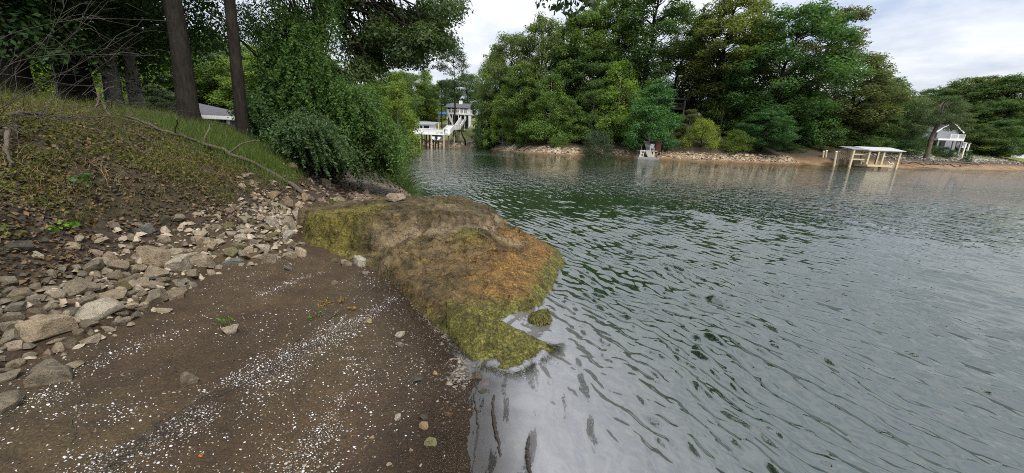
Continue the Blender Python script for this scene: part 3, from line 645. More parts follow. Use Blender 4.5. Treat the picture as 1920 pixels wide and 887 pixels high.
OUT = np.array([at_z(*q)[:2] for q in [(550,470,.2),(610,479,.2),(650,478,.22),(700,482,.25),(740,503,.2),(790,548,.17),(845,590,.14),(890,600,.1),(905,590,.03),(940,594,0),(965,597,0),(1000,590,0),(1035,560,0),(1050,522,0),(1066,490,0)]]+[np.array(q) for q in [(1.0,6.7),(.65,7.5),(.1,8.2),(-.6,8.8),(-1.4,9.2),(-2.4,9.2),(-3.3,8.7),(-3.8,7.6),(-3.5,6.4)]])
def ROCKZ(x, y):
    d = poly_sd(RIM, x, y)+.34*(fbm(x*2.6, y*2.6, 97, 3)-.5)+.13*(fbm(x*8, y*8, 98, 3)-.5); a = APRON(x, y); return a+np.maximum(LEDGE(x, y)-a, 0)*sstep(-.07, .1, d)
def outcrop_z(x, y):
    z = ROCKZ(x, y); s = poly_sd(OUT, x, y)
    top = sstep(.35, .65, z); front = np.exp(-((z-.42)/.2)**2)
    wob = .5*fbm(x*2, y*2, 84)
    z = z + .14*(fbm(x*1.7+wob, y*1.7, 80)-.5)*sstep(.05, .5, z)+.05*(fbm(x*5, y*5, 81)-.5)*(.35+.65*top)+.035*(fbm(x*16, y*16, 82)-.5)
    cr = np.abs(fbm(x*1.6+wob, y*2.6+wob, 83)-.5); z = z - .12*np.exp(-(cr/.02)**2)*sstep(.2, .5, z)
    rd = np.abs(fbm(x*3.1+wob, y*3.1, 86)-.5); z = z - .05*np.exp(-(rd/.03)**2)*sstep(.15, .4, z)
    rg = 1-np.abs(2*fbm(x*1.9+wob, y*1.0, 89, 3)-1); z = z+.14*(rg-.8)*sstep(.15, .4, z)*(.35+.65*front); rg2 = 1-np.abs(2*fbm(x*5.5+wob, y*4, 95, 3)-1); z = z+.05*(rg2-.8)*sstep(.02, .3, z)
    led = (fbm(x*1.2+3, y*2.2, 85)-.5)*.1; q = z+led; st = .17; fr = (q/st)%1.0; z = z + top*.055*(sstep(.3, .8, fr)-fr)
    return z-.03*sstep(.5, .8, z) - np.where(s < 0, 1.2*(-s)+4*s*s, 0), s
xs = np.linspace(-4.1, 1.25, 330); ys = 2.9+np.linspace(0, 1, 400)**1.15*6.6
X, Y = np.meshgrid(xs, ys, indexing='ij'); oz, os_ = outcrop_z(X, Y); gz2 = np.maximum(terrain(X, Y).reshape(X.shape), -.0)
# push the face forward a little so it folds instead of sloping evenly
X2 = X+.05*(fbm(X*6, Y*6+oz*5, 87)-.5); Y2 = Y+.12*(fbm(X*4, Y*4+oz*8, 88)-.5)
def keep_faces(mask):
    n, m = mask.shape; i = np.arange(n-1)[:, None]*m; j = np.arange(m-1)[None]
    f = np.stack([i+j, i+m+j, i+m+j+1, i+j+1], -1).reshape(-1, 4); mk = mask.ravel(); f = f[mk[f].any(1)]
    used = np.unique(f); re = np.full(n*m, -1); re[used] = np.arange(len(used)); return re[f], used
fk, us = keep_faces((oz > gz2-.14) & (os_ > -.5))
ob = MB(); ob.add(np.stack([X2.ravel()[us], Y2.ravel()[us], oz.ravel()[us]], 1), fk)
def outcropmat(name, mossy):
    m, nt, out = newmat(name); P = pos(nt); sx = nt.nodes.new('ShaderNodeSeparateXYZ'); nt.links.new(P, sx.inputs[0])
    a = noise(nt, 1.3, 6, .62, P); b = noise(nt, 6, 6, .7, P); c = noise(nt, 34, 4, .7, P)
    mp = N(nt, 'ShaderNodeMapping'); mp.inputs['Scale'].default_value = (30, 7, 16); mp.inputs['Rotation'].default_value = (0, 0, .5); nt.links.new(P, mp.inputs[0]); fib = noise(nt, 1.6, 5, .7, mp.outputs[0])
    col = ramp(nt, a.outputs['Fac'], [(.3, (.036, .026, .011)), (.46, (.07, .051, .023)), (.58, (.108, .08, .04)), (.74, (.22, .168, .1))])
    gr = ramp(nt, noise(nt, 2.4, 4, .6, P).outputs['Fac'], [(.45, (0, 0, 0)), (.62, (1, 1, 1))])
    col = mix(nt, math_(nt, 'MULTIPLY', gr, .6), col, (.06, .05, .016))
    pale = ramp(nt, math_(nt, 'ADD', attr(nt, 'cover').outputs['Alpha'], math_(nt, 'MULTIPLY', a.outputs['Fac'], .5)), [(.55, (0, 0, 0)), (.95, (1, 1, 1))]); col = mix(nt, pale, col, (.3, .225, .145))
    at2 = attr(nt, 'cover'); sp = nt.nodes.new('ShaderNodeSeparateColor'); nt.links.new(at2.outputs['Color'], sp.inputs[0])
    def patchy(fac, lo, hi): return math_(nt, 'MULTIPLY', ramp(nt, math_(nt, 'ADD', math_(nt, 'MULTIPLY', math_(nt, 'ADD', b.outputs['Fac'], a.outputs['Fac']), .5), math_(nt, 'MULTIPLY', fac, .5)), [(lo, (0, 0, 0)), (hi, (1, 1, 1))]), 1.0)
    col = mix(nt, patchy(sp.outputs[0], .66, .95), col, ramp(nt, c.outputs['Fac'], [(.3, (.05, .043, .009)), (.55, (.125, .105, .02)), (.75, (.26, .225, .045))]))
    col = mix(nt, patchy(sp.outputs[1], .55, .95), col, ramp(nt, c.outputs['Fac'], [(.3, (.06, .033, .009)), (.5, (.15, .08, .019)), (.72, (.3, .18, .05))]))
    col = mix(nt, patchy(sp.outputs[2], .55, .95), col, ramp(nt, c.outputs['Fac'], [(.3, (.028, .03, .008)), (.48, (.085, .085, .018)), (.68, (.22, .19, .04))]))
    col = mix(nt, .9, col, ramp(nt, b.outputs['Fac'], [(.33, (.38, .35, .32)), (.5, (.95, .95, .95)), (.66, (1.5, 1.47, 1.42))]), 'MULTIPLY'); g2_ = noise(nt, 90, 4, .75, P); col = mix(nt, .5, col, ramp(nt, g2_.outputs['Fac'], [(.38, (.5, .48, .46)), (.5, (1, 1, 1)), (.64, (1.6, 1.58, 1.5))]), 'MULTIPLY')
    col = mix(nt, .4, col, ramp(nt, fib.outputs['Fac'], [(.3, (.42, .4, .38)), (.55, (1.0, 1.0, 1.0)), (.75, (1.5, 1.5, 1.4))]), 'MULTIPLY')
    p = N(nt, 'ShaderNodeBsdfPrincipled', Roughness=.82); p.inputs['Specular IOR Level'].default_value = .3
    nt.links.new(col, p.inputs['Base Color'])
    vo = nt.nodes.new('ShaderNodeTexVoronoi'); vo.feature = 'DISTANCE_TO_EDGE'; vo.inputs['Scale'].default_value = 3.1; dv_ = N(nt, 'ShaderNodeVectorMath', operation='MULTIPLY_ADD'); nt.links.new(b.outputs['Color'], dv_.inputs[0]); dv_.inputs[1].default_value = (.35, .35, .35); nt.links.new(P, dv_.inputs[2]); nt.links.new(dv_.outputs[0], vo.inputs['Vector'])
    ck = ramp(nt, vo.outputs['Distance'], [(.0, (0, 0, 0)), (.035, (1, 1, 1))])
    cm = nt.nodes.new('ShaderNodeMix'); cm.data_type = 'RGBA'; cm.blend_type = 'MULTIPLY'; cm.inputs[0].default_value = .55; nt.links.new(col, cm.inputs[6]); nt.links.new(ck, cm.inputs[7]); nt.links.new(cm.outputs[2], p.inputs['Base Color'])
    n1 = bump(nt, ck, .5, .05); n1 = bump(nt, a.outputs['Fac'], .6, .15, n1); n1 = bump(nt, b.outputs['Fac'], 1, .1, n1); n1 = bump(nt, fib.outputs['Fac'], .5, .025, n1); n1 = bump(nt, c.outputs['Fac'], .7, .022, n1); n1 = bump(nt, g2_.outputs['Fac'], .5, .007, n1)
    nt.links.new(n1, p.inputs['Normal']); nt.links.new(p.outputs[0], out.inputs[0]); return m
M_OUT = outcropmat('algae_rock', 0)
def cover_attr(o, off=(0, 0, 0), extra_green=0.):
    me = o.data; v = np.zeros(len(me.vertices)*3, np.float32); me.vertices.foreach_get('co', v); v = v.reshape(-1, 3)+np.asarray(off)
    x, y, z = v.T; W = lambda px, py, zz: at_z(px, py, zz)
    def blob(px, py, zz, s): q = W(px, py, zz); return np.exp(-((x-q[0])**2+(y-q[1])**2)/(s*s))
    ye = np.clip(blob(590, 455, .3, .55)+.8*blob(640, 445, .35, .6)+.95*blob(880, 425, .6, .3)+.3*blob(560, 420, .5, .5)+.35*blob(700, 440, .4, .5), 0, 1)
    oc = np.clip(sstep(.6, .25, z)*(.3*sstep(-1.9, -1, x)+.75*sstep(-.9, .15, x+.15*(y-5))), 0, 1)*(1-.6*blob(960, 445, .45, .35))
    gr = np.clip(sstep(.2, .04, z)*sstep(-1.2, -.4, x)+extra_green, 0, 1)
    a = me.attributes.new('cover', 'FLOAT_COLOR', 'POINT'); a.data.foreach_set('color', np.stack([ye, oc, gr, np.clip(1.5*blob(955, 440, .45, .3)+.75*np.exp(-((poly_sd(RIM, x, y)+.02)/.17)**2)*sstep(-2.4, -1.7, x)*(z > .3), 0, 1.3)*.62], 1).astype(np.float32).ravel())  # alpha: bare tan rock, with sky light on the front wall painted in
oc_root = thing('rock_outcrop', 'big weathered outcrop with yellow and rust algae running into the lake', 'rock', (-1.3, 6, .2))
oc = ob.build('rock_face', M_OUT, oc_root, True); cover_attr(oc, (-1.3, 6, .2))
def fibres(n, x, y, z, r, L, wd, dirv, spread, dx=None):
    """short limp strands lying along the surface; returns MB"""
    a = np.arctan2(dirv[1], dirv[0])+r.normal(0, spread, n); l = L*(.5+r.random(n)); k = 4; m = MB()
    P = np.zeros((n, k, 3)); cx, cy = x.copy(), y.copy()
    for j in range(k):
        P[:, j, 0] = cx; P[:, j, 1] = cy; P[:, j, 2] = z(cx, cy)+.004+.012*r.random(n)*(j > 0)
        a = a+r.normal(0, .35, n); cx = cx+np.cos(a)*l/k; cy = cy+np.sin(a)*l/k
    sx_ = -np.sin(a)*wd; sy_ = np.cos(a)*wd; S_ = np.stack([sx_, sy_, np.zeros(n)], 1)[:, None]*np.linspace(1, .3, k)[None, :, None]
    V = np.stack([P-S_, P+S_], 2).reshape(n, k*2, 3); base = np.arange(n)[:, None]*k*2
    f = np.concatenate([base+np.array([[2*j, 2*j+1, 2*j+3, 2*j+2]]) for j in range(k-1)], 0)
    m.add(V.reshape(-1, 3), f, np.repeat(r.random(n), k*2)); return m
def algae_on_outcrop():
    r = np.random.default_rng(44); pts = []
    x = r.uniform(-1.6, 1.0, 26000); y = r.uniform(3.3, 7.2, 26000); z, s = outcrop_z(x, y); ok = (s > .02) & (z > -.02) & (z < .42+.1*r.random(26000)) & (r.random(26000) < .14*sstep(.5, .05, z)*sstep(.35, .6, fbm(x*3, y*3, 45)))
    x, y = x[ok], y[ok]; ext = .05*0
    def zz(a, b): return outcrop_z(a, b)[0]
    o = fibres(len(x), x, y, zz, r, .06, .0013, (.55, -.8), .9).build('algae', M_ALGAE, oc_root, color=(.085, .052, .018)); o['label'] = 'rusty stringy algae mat on lower rock'; o['kind'] = 'stuff'
    x = r.uniform(-.9, 1.1, 9000); y = r.uniform(3.3, 6.6, 9000); z, s = outcrop_z(x, y); ok = (s > -.03) & (z > -.03) & (z < .03+.12*r.random(9000)); x, y = x[ok], y[ok]
    o = fibres(len(x), x, y, zz, r, .09, .0014, (.6, -.8), .7).build('algae', M_ALGAE, oc_root, color=(.055, .05, .016)); o['label'] = 'olive algae fringe along the waterline'; o['kind'] = 'stuff'
algae_on_outcrop()
# tilted slab with a sharp crest
SL = {k: at_z(*q) for k, q in dict(a=(838,560,.24), b=(885,574,.235), c=(960,613,.13), d=(1045,656,-.02), e=(1000,692,-.03), f=(960,710,-.03), g=(905,692,-.02), h=(868,650,.05), i=(838,600,.13)).items()}
def slab():
    o = thing('mossy_slab', 'tilted slab furred with green moss, its sharp crest running down into the water', 'rock', SL['h']); r = np.random.default_rng(46)
    crest = np.array([SL['a'], SL['b'], (SL['b']+SL['c'])/2+(0, 0, .012), SL['c'], (SL['c']+SL['d'])/2+(0, 0, .005), SL['d']]); foot = np.array([SL['i'], (SL['i']+SL['h'])/2, SL['h'], SL['g'], SL['f'], SL['e']])
    def interp(P, n):
        t = np.linspace(0, 1, n); s = np.linspace(0, 1, len(P)); return np.stack([np.interp(t, s, P[:, k]) for k in range(3)], 1)
    n, m = 120, 80; A = interp(crest, n); B = interp(foot, n); t = np.linspace(0, 1, m)
    G = A[:, None]*(1-t)[None, :, None]+B[:, None]*t[None, :, None]
    G[..., 2] += .008*np.sin(pi*t)[None]+.07*(fbm(G[..., 0]*6, G[..., 1]*6, 91)-.5)*sstep(0, .2, t)[None]+.02*(fbm(G[..., 0]*19, G[..., 1]*19, 92)-.5)
    G[..., 1] += .02*(fbm(G[..., 0]*7, G[..., 1]*7, 93)-.5)
    zs = lambda x, y: None
    back = G[:, 0]+np.array([.02, .035, 0]); und = back.copy(); und[:, 2] = -.25; low = G[:, -1].copy(); low[:, 2] -= .2
    full = np.concatenate([und[:, None], back[:, None]-(0, 0, .02), G, low[:, None]], 1); mm = full.shape[1]
    i = np.arange(n-1)[:, None]*mm; j = np.arange(mm-1)[None]; f = np.stack([i+j, i+j+1, i+mm+j+1, i+mm+j], -1).reshape(-1, 4)
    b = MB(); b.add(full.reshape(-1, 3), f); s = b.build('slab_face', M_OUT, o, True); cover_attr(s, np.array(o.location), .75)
    # moss strands follow the grid
    k = 2600; a_ = r.random(k)*(n-1); b_ = (.05+.95*r.random(k))*(m-1); P0 = G[a_.astype(int), b_.astype(int)]; kp = fbm(P0[:, 0]*9, P0[:, 1]*9, 96) > .36+.3*r.random(k); P0 = P0[kp]; a_ = a_[kp]; k = len(P0); fall = (B-A)[a_.astype(int)]; fall /= np.linalg.norm(fall, axis=1)[:, None]
    al = (A[-1]-A[0])/np.linalg.norm(A[-1]-A[0]); dv = unit(fall*.55+al*.5+r.normal(0, .65, (k, 3))*(1, 1, .1)); L = .025+.05*r.random(k); q = 4
    P = np.stack([P0+dv*(L*j/(q-1))[:, None]+np.array([0, 0, .006])+r.normal(0, .005, (k, 3)) for j in range(q)], 1)
    sd_ = unit(np.cross(dv, np.array([0, 0, 1.])))*.0013; V = np.stack([P-sd_[:, None], P+sd_[:, None]], 2).reshape(k, q*2, 3); base = np.arange(k)[:, None]*q*2
    mb_ = MB(); mb_.add(V.reshape(-1, 3), np.concatenate([base+np.array([[2*j, 2*j+1, 2*j+3, 2*j+2]]) for j in range(q-1)], 0), np.repeat(r.random(k), q*2))
    f_ = mb_.build('moss', M_ALGAE, o, color=(.062, .058, .016)); f_['kind'] = 'stuff'
    # wisps drifting off the foot, level with the water
    k = 700; ti = r.random(k); P0 = np.where((ti < .6)[:, None], interp(np.array([SL['g'], SL['f'], SL['e'], SL['d']]), 50)[r.integers(0, 50, k)], interp(np.array([SL['d'], SL['c']]), 50)[r.integers(0, 25, k)])+r.normal(0, .018, (k, 3))
    m2 = fibres(k, P0[:, 0], P0[:, 1], lambda a, b: np.full(a.shape, .006), r, .09, .0016, (.8, -.5), .5); f2 = m2.build('moss', M_DRYLEAF, o, color=(.03, .03, .012)); f2['label'] = 'dark moss wisps trailing in the water'; f2['kind'] = 'stuff'
slab()

# ------------------------------------------------------------------ loose rocks
def rock_mesh(seed, cuts=11, rough=.05):
    import bmesh
    r = np.random.default_rng(seed); bm = bmesh.new(); bmesh.ops.create_icosphere(bm, subdivisions=4, radius=1); v = np.array([q.co[:] for q in bm.verts])
    s = np.array([1, r.uniform(.65, .95), r.uniform(.5, .8)]); v = v*s*1.25
    for _ in range(cuts):
        n = r.normal(size=3); n[2] *= .9; n /= np.linalg.norm(n); d = r.uniform(.55, .8)*np.linalg.norm(n*s)*1.02; e = v@n-d; v = v-np.where(e > 0, e, 0)[:, None]*n*.97
    for k in range(6):
        w = r.normal(size=3)*(1.6+k); v = v+rough*(.8**k)*.5*np.sin(v@w+r.uniform(0, 6))[:, None]*unit(v)
    v /= np.abs(v[:, :2]).max()
    for q, c in zip(bm.verts, v): q.co = c
    me = bpy.data.meshes.new('rock'); bm.to_mesh(me); bm.free(); me.materials.append(M_ROCK); 
    me.polygons.foreach_set('use_smooth', np.ones(len(me.polygons), bool))
    try: me.set_sharp_from_angle(angle=radians(24))
    except Exception: pass
    return me
ROCKS = [rock_mesh(300+i) for i in range(14)]
PALE = (.385, .325, .24); TAN = (.29, .235, .165); BRN = (.2, .155, .105); GRY = (.225, .19, .14); BLU = (.175, .172, .16); DRK = (.08, .074, .058); MOS = (.15, .13, .065)
placed = []
def rock(px, py, w, h, col, label, group=None, name='rock', sink=.28, mesh=None, cat='rock'):
    p = hit(px, py+h*.22); dist = (p-EYE)@FW; R = w*dist/F_PX/2*.96; el = (EYE[2]-p[2])/np.linalg.norm((p-EYE)[:2])
    me = mesh or ROCKS[rng.integers(0, len(ROCKS))]; vz = max(.45, min(1.15, h/w*1.25/(.62+.38*el)))
    o = bpy.data.objects.new(name, me); COL.objects.link(o); o.location = (p[0], p[1]+R*.15, p[2]+R*(.62*vz)*(.85-sink)); a = math.atan2(p[0], p[1])
    o.scale = (R, R*rng.uniform(.75, .95), R*vz); o.rotation_euler = (rng.normal(0, .12), rng.normal(0, .12), -a+rng.choice([0, pi])+rng.normal(0, .25)); j = rng.uniform(.82, 1.12); jc = rng.uniform(.95, 1.05)
    o.color = (col[0]*j*jc, col[1]*j, col[2]*j/jc, 1); placed.append((p[0], p[1], R)); tag(o, label, cat, group); return o
def A(cx, cy, w, h): return (cx/3.1675, 420+cy/3.1675, w/3.1675, h/3.1675)
def B(cx, cy, w, h): return (300+cx/3.695, 280+cy/3.695, w/3.695, h/3.695)
NOTED = [
 (A(220,190,80,85), PALE, 'pale upright stone alone in the leaf litter beside a dark mossy boulder'), (A(85,150,150,95), DRK, 'dark mossy boulder in the leaf litter at the left edge'),
 (A(680,255,150,115), BRN, 'large smooth brown slab leaning in the middle of the rubble band'), (A(920,210,190,105), TAN, 'big flat tan rock next to the large pale block at the mud edge'),
 (A(1045,255,150,95), PALE, 'large pale block at the mud edge right of the big flat tan rock'), (A(1205,230,150,105), TAN, 'big pitted tan boulder above the bare mud, right of the large pale block'),
 (A(490,390,190,95), GRY, 'big long grey boulder with a pale underside in the left rubble'), (A(655,442,150,70), TAN, 'square flat-topped tan block below the big long grey boulder'),
 (A(580,515,245,95), PALE, 'longest pale rock, stretched along the edge of the mud'), (A(920,450,160,95), GRY, 'speckled grey rock lying lowest on the mud beside the rubble'),
 (A(240,650,275,115), TAN, 'biggest cracked tan rock at the lower left of the rubble'), (A(400,590,150,70), PALE, 'flat layered pale rock above the biggest cracked one'),
 (A(525,595,110,48), GRY, 'low grey-brown rock where the longest pale rock ends'), (A(60,685,140,85), TAN, 'tan boulder at the left edge under the rubble'),
 (A(525,697,120,50), TAN, 'low tan rock half sunk in mud at the bottom of the rubble'), (A(90,742,100,60), (.36,.28,.2), 'pinkish tan stone at the bottom left of the rubble'),
 (A(435,845,100,52), PALE, 'small white-topped stone standing on the mud beside the larger lone grey stone'), (A(265,870,190,100), GRY, 'lone angular grey stone with a sloping top on the shell-strewn mud'),
 (A(1055,355,100,80), GRY, 'two-toned grey stone jutting onto the mud under the large pale block'), (A(880,330,110,42), BLU, 'thin bluish stone wedged below the big flat tan rock'),
 (A(920,375,160,58), TAN, 'flat orange-tinged tan slab below the thin bluish stone'), (A(850,495,70,42), PALE, 'small flat pale stone on the mud just off the rubble'),
 (A(970,515,90,38), PALE, 'small white-grey stone out on the mud below the speckled grey rock'), (A(850,45,110,52), BLU, 'dark grey rock among brown leaves above the rubble'),
 (A(595,340,60,50), PALE, 'small pale upright stone on top of the big long grey boulder'), (A(1140,305,90,42), GRY, 'thin grey stone between the large pale block and the pitted boulder'),
 (B(985,480,160,100), TAN, 'wide split boulder at the upper end of the rubble next to yellow algae'), (B(880,518,115,85), TAN, 'blocky tan boulder left of the wide split one'),
 (B(720,690,145,78), PALE, 'long pale wedge rock at the mud edge in the right half of the rubble'), (B(880,605,108,68), (.42,.38,.31), 'pale rectangular stone right against the yellow algae face'),
 (B(975,725,92,58), PALE, 'pale stone on the mud at the foot of the yellow algae'), (B(890,742,95,62), TAN, 'rounded tan stone on the mud left of the pale stone below the algae'),
 (B(760,770,112,62), GRY, 'jagged grey stone sitting on white shells at the mud edge'), (B(490,785,145,55), BLU, 'flat slate-blue slab on the mud below the rubble'),
 (B(895,830,72,40), BLU, 'small bluish rounded stone alone on the mud'), (B(1385,790,102,72), (.42,.37,.29), 'pale cubic stone in the stack before the outcrop'),
 (B(1385,742,62,44), PALE, 'small stone balanced on top of the pale cubic one'), (B(1285,800,90,52), TAN, 'low tan stone left of the pale cubic one before the outcrop'),
 (B(1255,715,64,75), TAN, 'upright tan stone leaning on the foot of the outcrop'), (B(1420,860,52,40), GRY, 'small grey stone below the pale cubic one'),
 (B(670,752,102,42), PALE, 'thin flat pale stone at the mud edge under the long pale wedge'), (B(40,500,90,92), DRK, 'dark boulder at the top of the rubble under the grassy bank'),
 (B(490,730,125,82), MOS, 'yellowish mossy boulder in the lower rubble left of the long pale wedge'), (B(590,185,60,42), TAN, 'tan rock under the fallen trunk on the bank'),
]
for (px, py, w_, h_), c, lab in NOTED: rock(px, py, w_, h_, c, lab)
NOTED2 = [((90,707,66,44), GRY, 'grey angular boulder with a dark crack, alone on the mud at the left'), ((10,757,58,50), GRY, 'grey wedge stone cut by the left edge, below the lone boulder'), ((12,706,40,22), GRY, 'flat olive stone at the left edge above the wedge stone'),
  ((432,617,32,30), PALE, 'pale lumpy stone with a green sprig in the middle of the mud'), ((352,715,34,26), GRY, 'flat grey triangular stone on the shells'), ((807,828,26,24), (.3, .27, .12), 'yellowish rounded stone on wet mud near the bottom'),
  ((895,706,24,22), (.13, .1, .06), 'dark brown round stone at the water edge under the mossy slab'), ((795,800,22,14), (.36, .24, .13), 'orange-tan stone above the yellowish rounded one'), ((816,700,13,14), (.38, .26, .12), 'ochre pebble on the dark mud left of the water'),
  ((748,628,22,12), PALE, 'cream flat pebble on the mud below the outcrop'), ((750,647,22,12), GRY, 'grey flat pebble under the cream one'), ((745,785,18,16), (.4, .36, .3), 'white round pebble near the orange-tan stone'),
  ((840,777,14,18), (.16, .09, .05), 'brown wood-like stone at the water edge'), ((775,714,34,9), DRK, 'thin dark slate lying on the dark mud'), ((796,784,24,12), DRK, 'dark slate chip left of the brown wood-like stone'), ((697,822,16,9), (.38, .25, .13), 'orange flat pebble on the lower mud'),
  ((728,872,14,12), (.38, .3, .2), 'tan pebble at the bottom of the view'), ((771,843,10,16), (.4, .31, .19), 'upright tan pebble near the yellowish rounded stone'), ((537,877,12,12), PALE, 'pale pebble at the bottom among shells'), ((690,604,22,11), (.36, .27, .15), 'tan pebble on the white shell band'),
  ((880,770,8,7), (.4, .26, .13), 'small orange pebble at the water line'), ((910,722,20,7), (.25, .1, .06), 'reddish flat pebble lying in the shallow water'), ((908,741,30,12), (.07, .075, .06), 'dark flat stone awash in the shallow water'),
  ((858,540,14,10), GRY, 'grey chip on the rusty algae slope'), ((740,382,26,15), TAN, 'tan block sitting on the top of the outcrop'), ((757,380,15,11), BRN, 'brown stone beside the tan block on the outcrop top'), ((628,532,16,12), BRN, 'brown pebble below the stacked stones')]
for (px, py, w_, h_), c, lab in NOTED2:
    small = w_ < 27; rock(px, py, w_, h_, c, lab, name='pebble' if small else 'rock', cat='pebble' if small else 'rock')
for q in [(740,380,.80)]: 
    for o in COL.objects:
        if o.get('label', '').find('outcrop top') > 0 or o.get('label', '').find('top of the outcrop') > 0:
            x, y = at_z(740 if 'tan block' in o['label'] else 757, 384, .74)[:2]; o.location = (x, y, float(outcrop_z(np.array([x]), np.array([y]))[0][0])+.05)
REST = [A(*q) for q in [(550,178,90,60),(540,262,130,50),(770,140,60,60),(845,160,60,70),(990,150,70,55),(1055,175,90,60),(970,90,80,50),(1190,65,90,50),(1195,120,90,60),(1245,110,60,60),(1200,165,120,50),(805,275,110,55),(750,235,70,50),(930,300,150,70),
  (760,340,90,60),(710,372,120,60),(600,390,45,60),(655,395,55,40),(405,480,90,60),(505,470,120,50),(700,540,120,45),(760,500,100,45),(200,385,80,55),(295,400,110,45),(185,465,100,80),(120,420,120,60),(40,350,100,60),(40,405,80,50),(70,465,110,50),(80,505,110,50),
  (60,560,110,70),(310,500,100,60),(220,525,90,40),(130,540,40,35),(195,580,100,50),(285,600,100,55),(470,645,70,50),(435,695,70,45),(330,700,90,40),(10,750,50,50),(20,800,60,45),(230,760,60,40),(50,620,100,50)]]
REST += [B(*q) for q in [(580,490,95,70),(655,505,40,40),(690,490,60,40),(720,450,60,40),(775,505,90,60),(880,395,100,50),(960,390,70,60),(400,475,70,50),(340,545,60,50),(390,550,70,50),(280,590,100,60),(415,605,60,80),(490,580,80,90),(560,620,80,70),(585,575,130,60),(690,610,80,80),
  (770,600,90,50),(910,680,90,60),(625,705,90,60),(545,675,100,50),(575,735,90,60),(350,680,90,100),(290,650,150,70),(390,730,60,80),(30,870,60,60),(200,745,90,60),(130,720,100,70),(40,690,90,60),(20,630,80,50),(745,365,50,35),(690,395,30,40),(850,350,25,40),(800,390,60,35),(1210,775,50,35),(760,560,80,40),(650,650,70,50)]]
LAB_J = 'ordinary tan or grey block in the jumbled rubble at the foot of the bank'
for q in REST: rock(*q, [TAN, PALE, BRN, GRY, TAN, MOS][rng.integers(0, 6)], LAB_J, 'rubble rocks along the foot of the bank')
# fill the band, then the cove
def fill(n, ylo, yhi, dlo, dhi, rlo, rhi, cols, lab, grp, seed, gap=.8):
    r = np.random.default_rng(seed); k = 0; t = 0
    while k < n and t < n*60:
        t += 1; y = r.uniform(ylo, yhi); d = r.uniform(dlo, dhi); x = float(np.interp(y, _fy, _fx))-d; R = rlo+(rhi-rlo)*r.random()**2.2
        if poly_sd(OUT, np.array([x]), np.array([y]))[0] > .05: continue
        if any((x-a)**2+(y-b)**2 < (gap*(R+c))**2 for a, b, c in placed): continue
        z = tz(x, y); px, py = project((x, y, z))
        if not (-30 < px < 800 and py < 900): continue
        o = bpy.data.objects.new('rock', ROCKS[r.integers(0, len(ROCKS))]); COL.objects.link(o); o.location = (x, y, z+R*.22); o.scale = (R, R*r.uniform(.75, 1), R*r.uniform(.75, 1.15)); o.rotation_euler = (r.normal(0, .25), r.normal(0, .25), r.uniform(0, 6.28))
        c = cols[r.integers(0, len(cols))]; j = r.uniform(.75, 1.15); o.color = (c[0]*j, c[1]*j, c[2]*j, 1); placed.append((x, y, R)); tag(o, lab, 'rock', grp); k += 1
fill(62, 1.75, 3.6, -.1, .62, .045, .1, [TAN, BRN, GRY, TAN, PALE], LAB_J, 'rubble rocks along the foot of the bank', 53, .62)
fill(66, 3.4, 6.8, -.12, .85, .04, .09, [TAN, BRN, GRY, MOS, PALE], LAB_J, 'rubble rocks along the foot of the bank', 51, .7)
fill(48, 6.3, 17, -.6, 1.3, .05, .17, [TAN, BRN, (.24, .17, .11)], 'small reddish tan stone in the heap under the bushes by the cove', 'stones heaped along the cove', 52, .72)
# the small mossy stone standing in the water
def mossy_stone():
    p = at_z(1010, 600, 0); o = thing('mossy_stone', 'small peaked stone furred with moss, standing in the water off the outcrop', 'rock', p); r = np.random.default_rng(61)
    q = bpy.data.objects.new('stone', ROCKS[3].copy()); COL.objects.link(q); q.data.materials.clear(); q.data.materials.append(M_OUT); q.parent = o; q.location = (0, 0, 0)
    v = np.zeros(len(q.data.vertices)*3, np.float32); q.data.vertices.foreach_get('co', v); v = v.reshape(-1, 3); v *= (.135, .12, .17); v[:, 2] += .02; v[:, 0] += .25*np.maximum(v[:, 2], 0); v[:, :2] *= (1-.75*sstep(0, .16, v[:, 2]))[:, None]*.6+.45; q.data.vertices.foreach_set('co', v.ravel())
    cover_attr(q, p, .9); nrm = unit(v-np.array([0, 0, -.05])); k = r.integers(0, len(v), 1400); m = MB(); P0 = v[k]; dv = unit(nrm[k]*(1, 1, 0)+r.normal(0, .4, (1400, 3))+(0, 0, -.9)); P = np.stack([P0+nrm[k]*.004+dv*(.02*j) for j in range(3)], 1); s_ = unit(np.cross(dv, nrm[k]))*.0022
    V = np.stack([P-s_[:, None], P+s_[:, None]], 2).reshape(-1, 3); b = np.arange(1400)[:, None]*6; m.add(V+p, np.concatenate([b+np.array([[0, 1, 3, 2]]), b+np.array([[2, 3, 5, 4]])], 0), np.repeat(r.random(1400), 6)); f = m.build('moss', M_DRYLEAF, o, color=(.085, .08, .02)); f['kind'] = 'stuff'
mossy_stone()

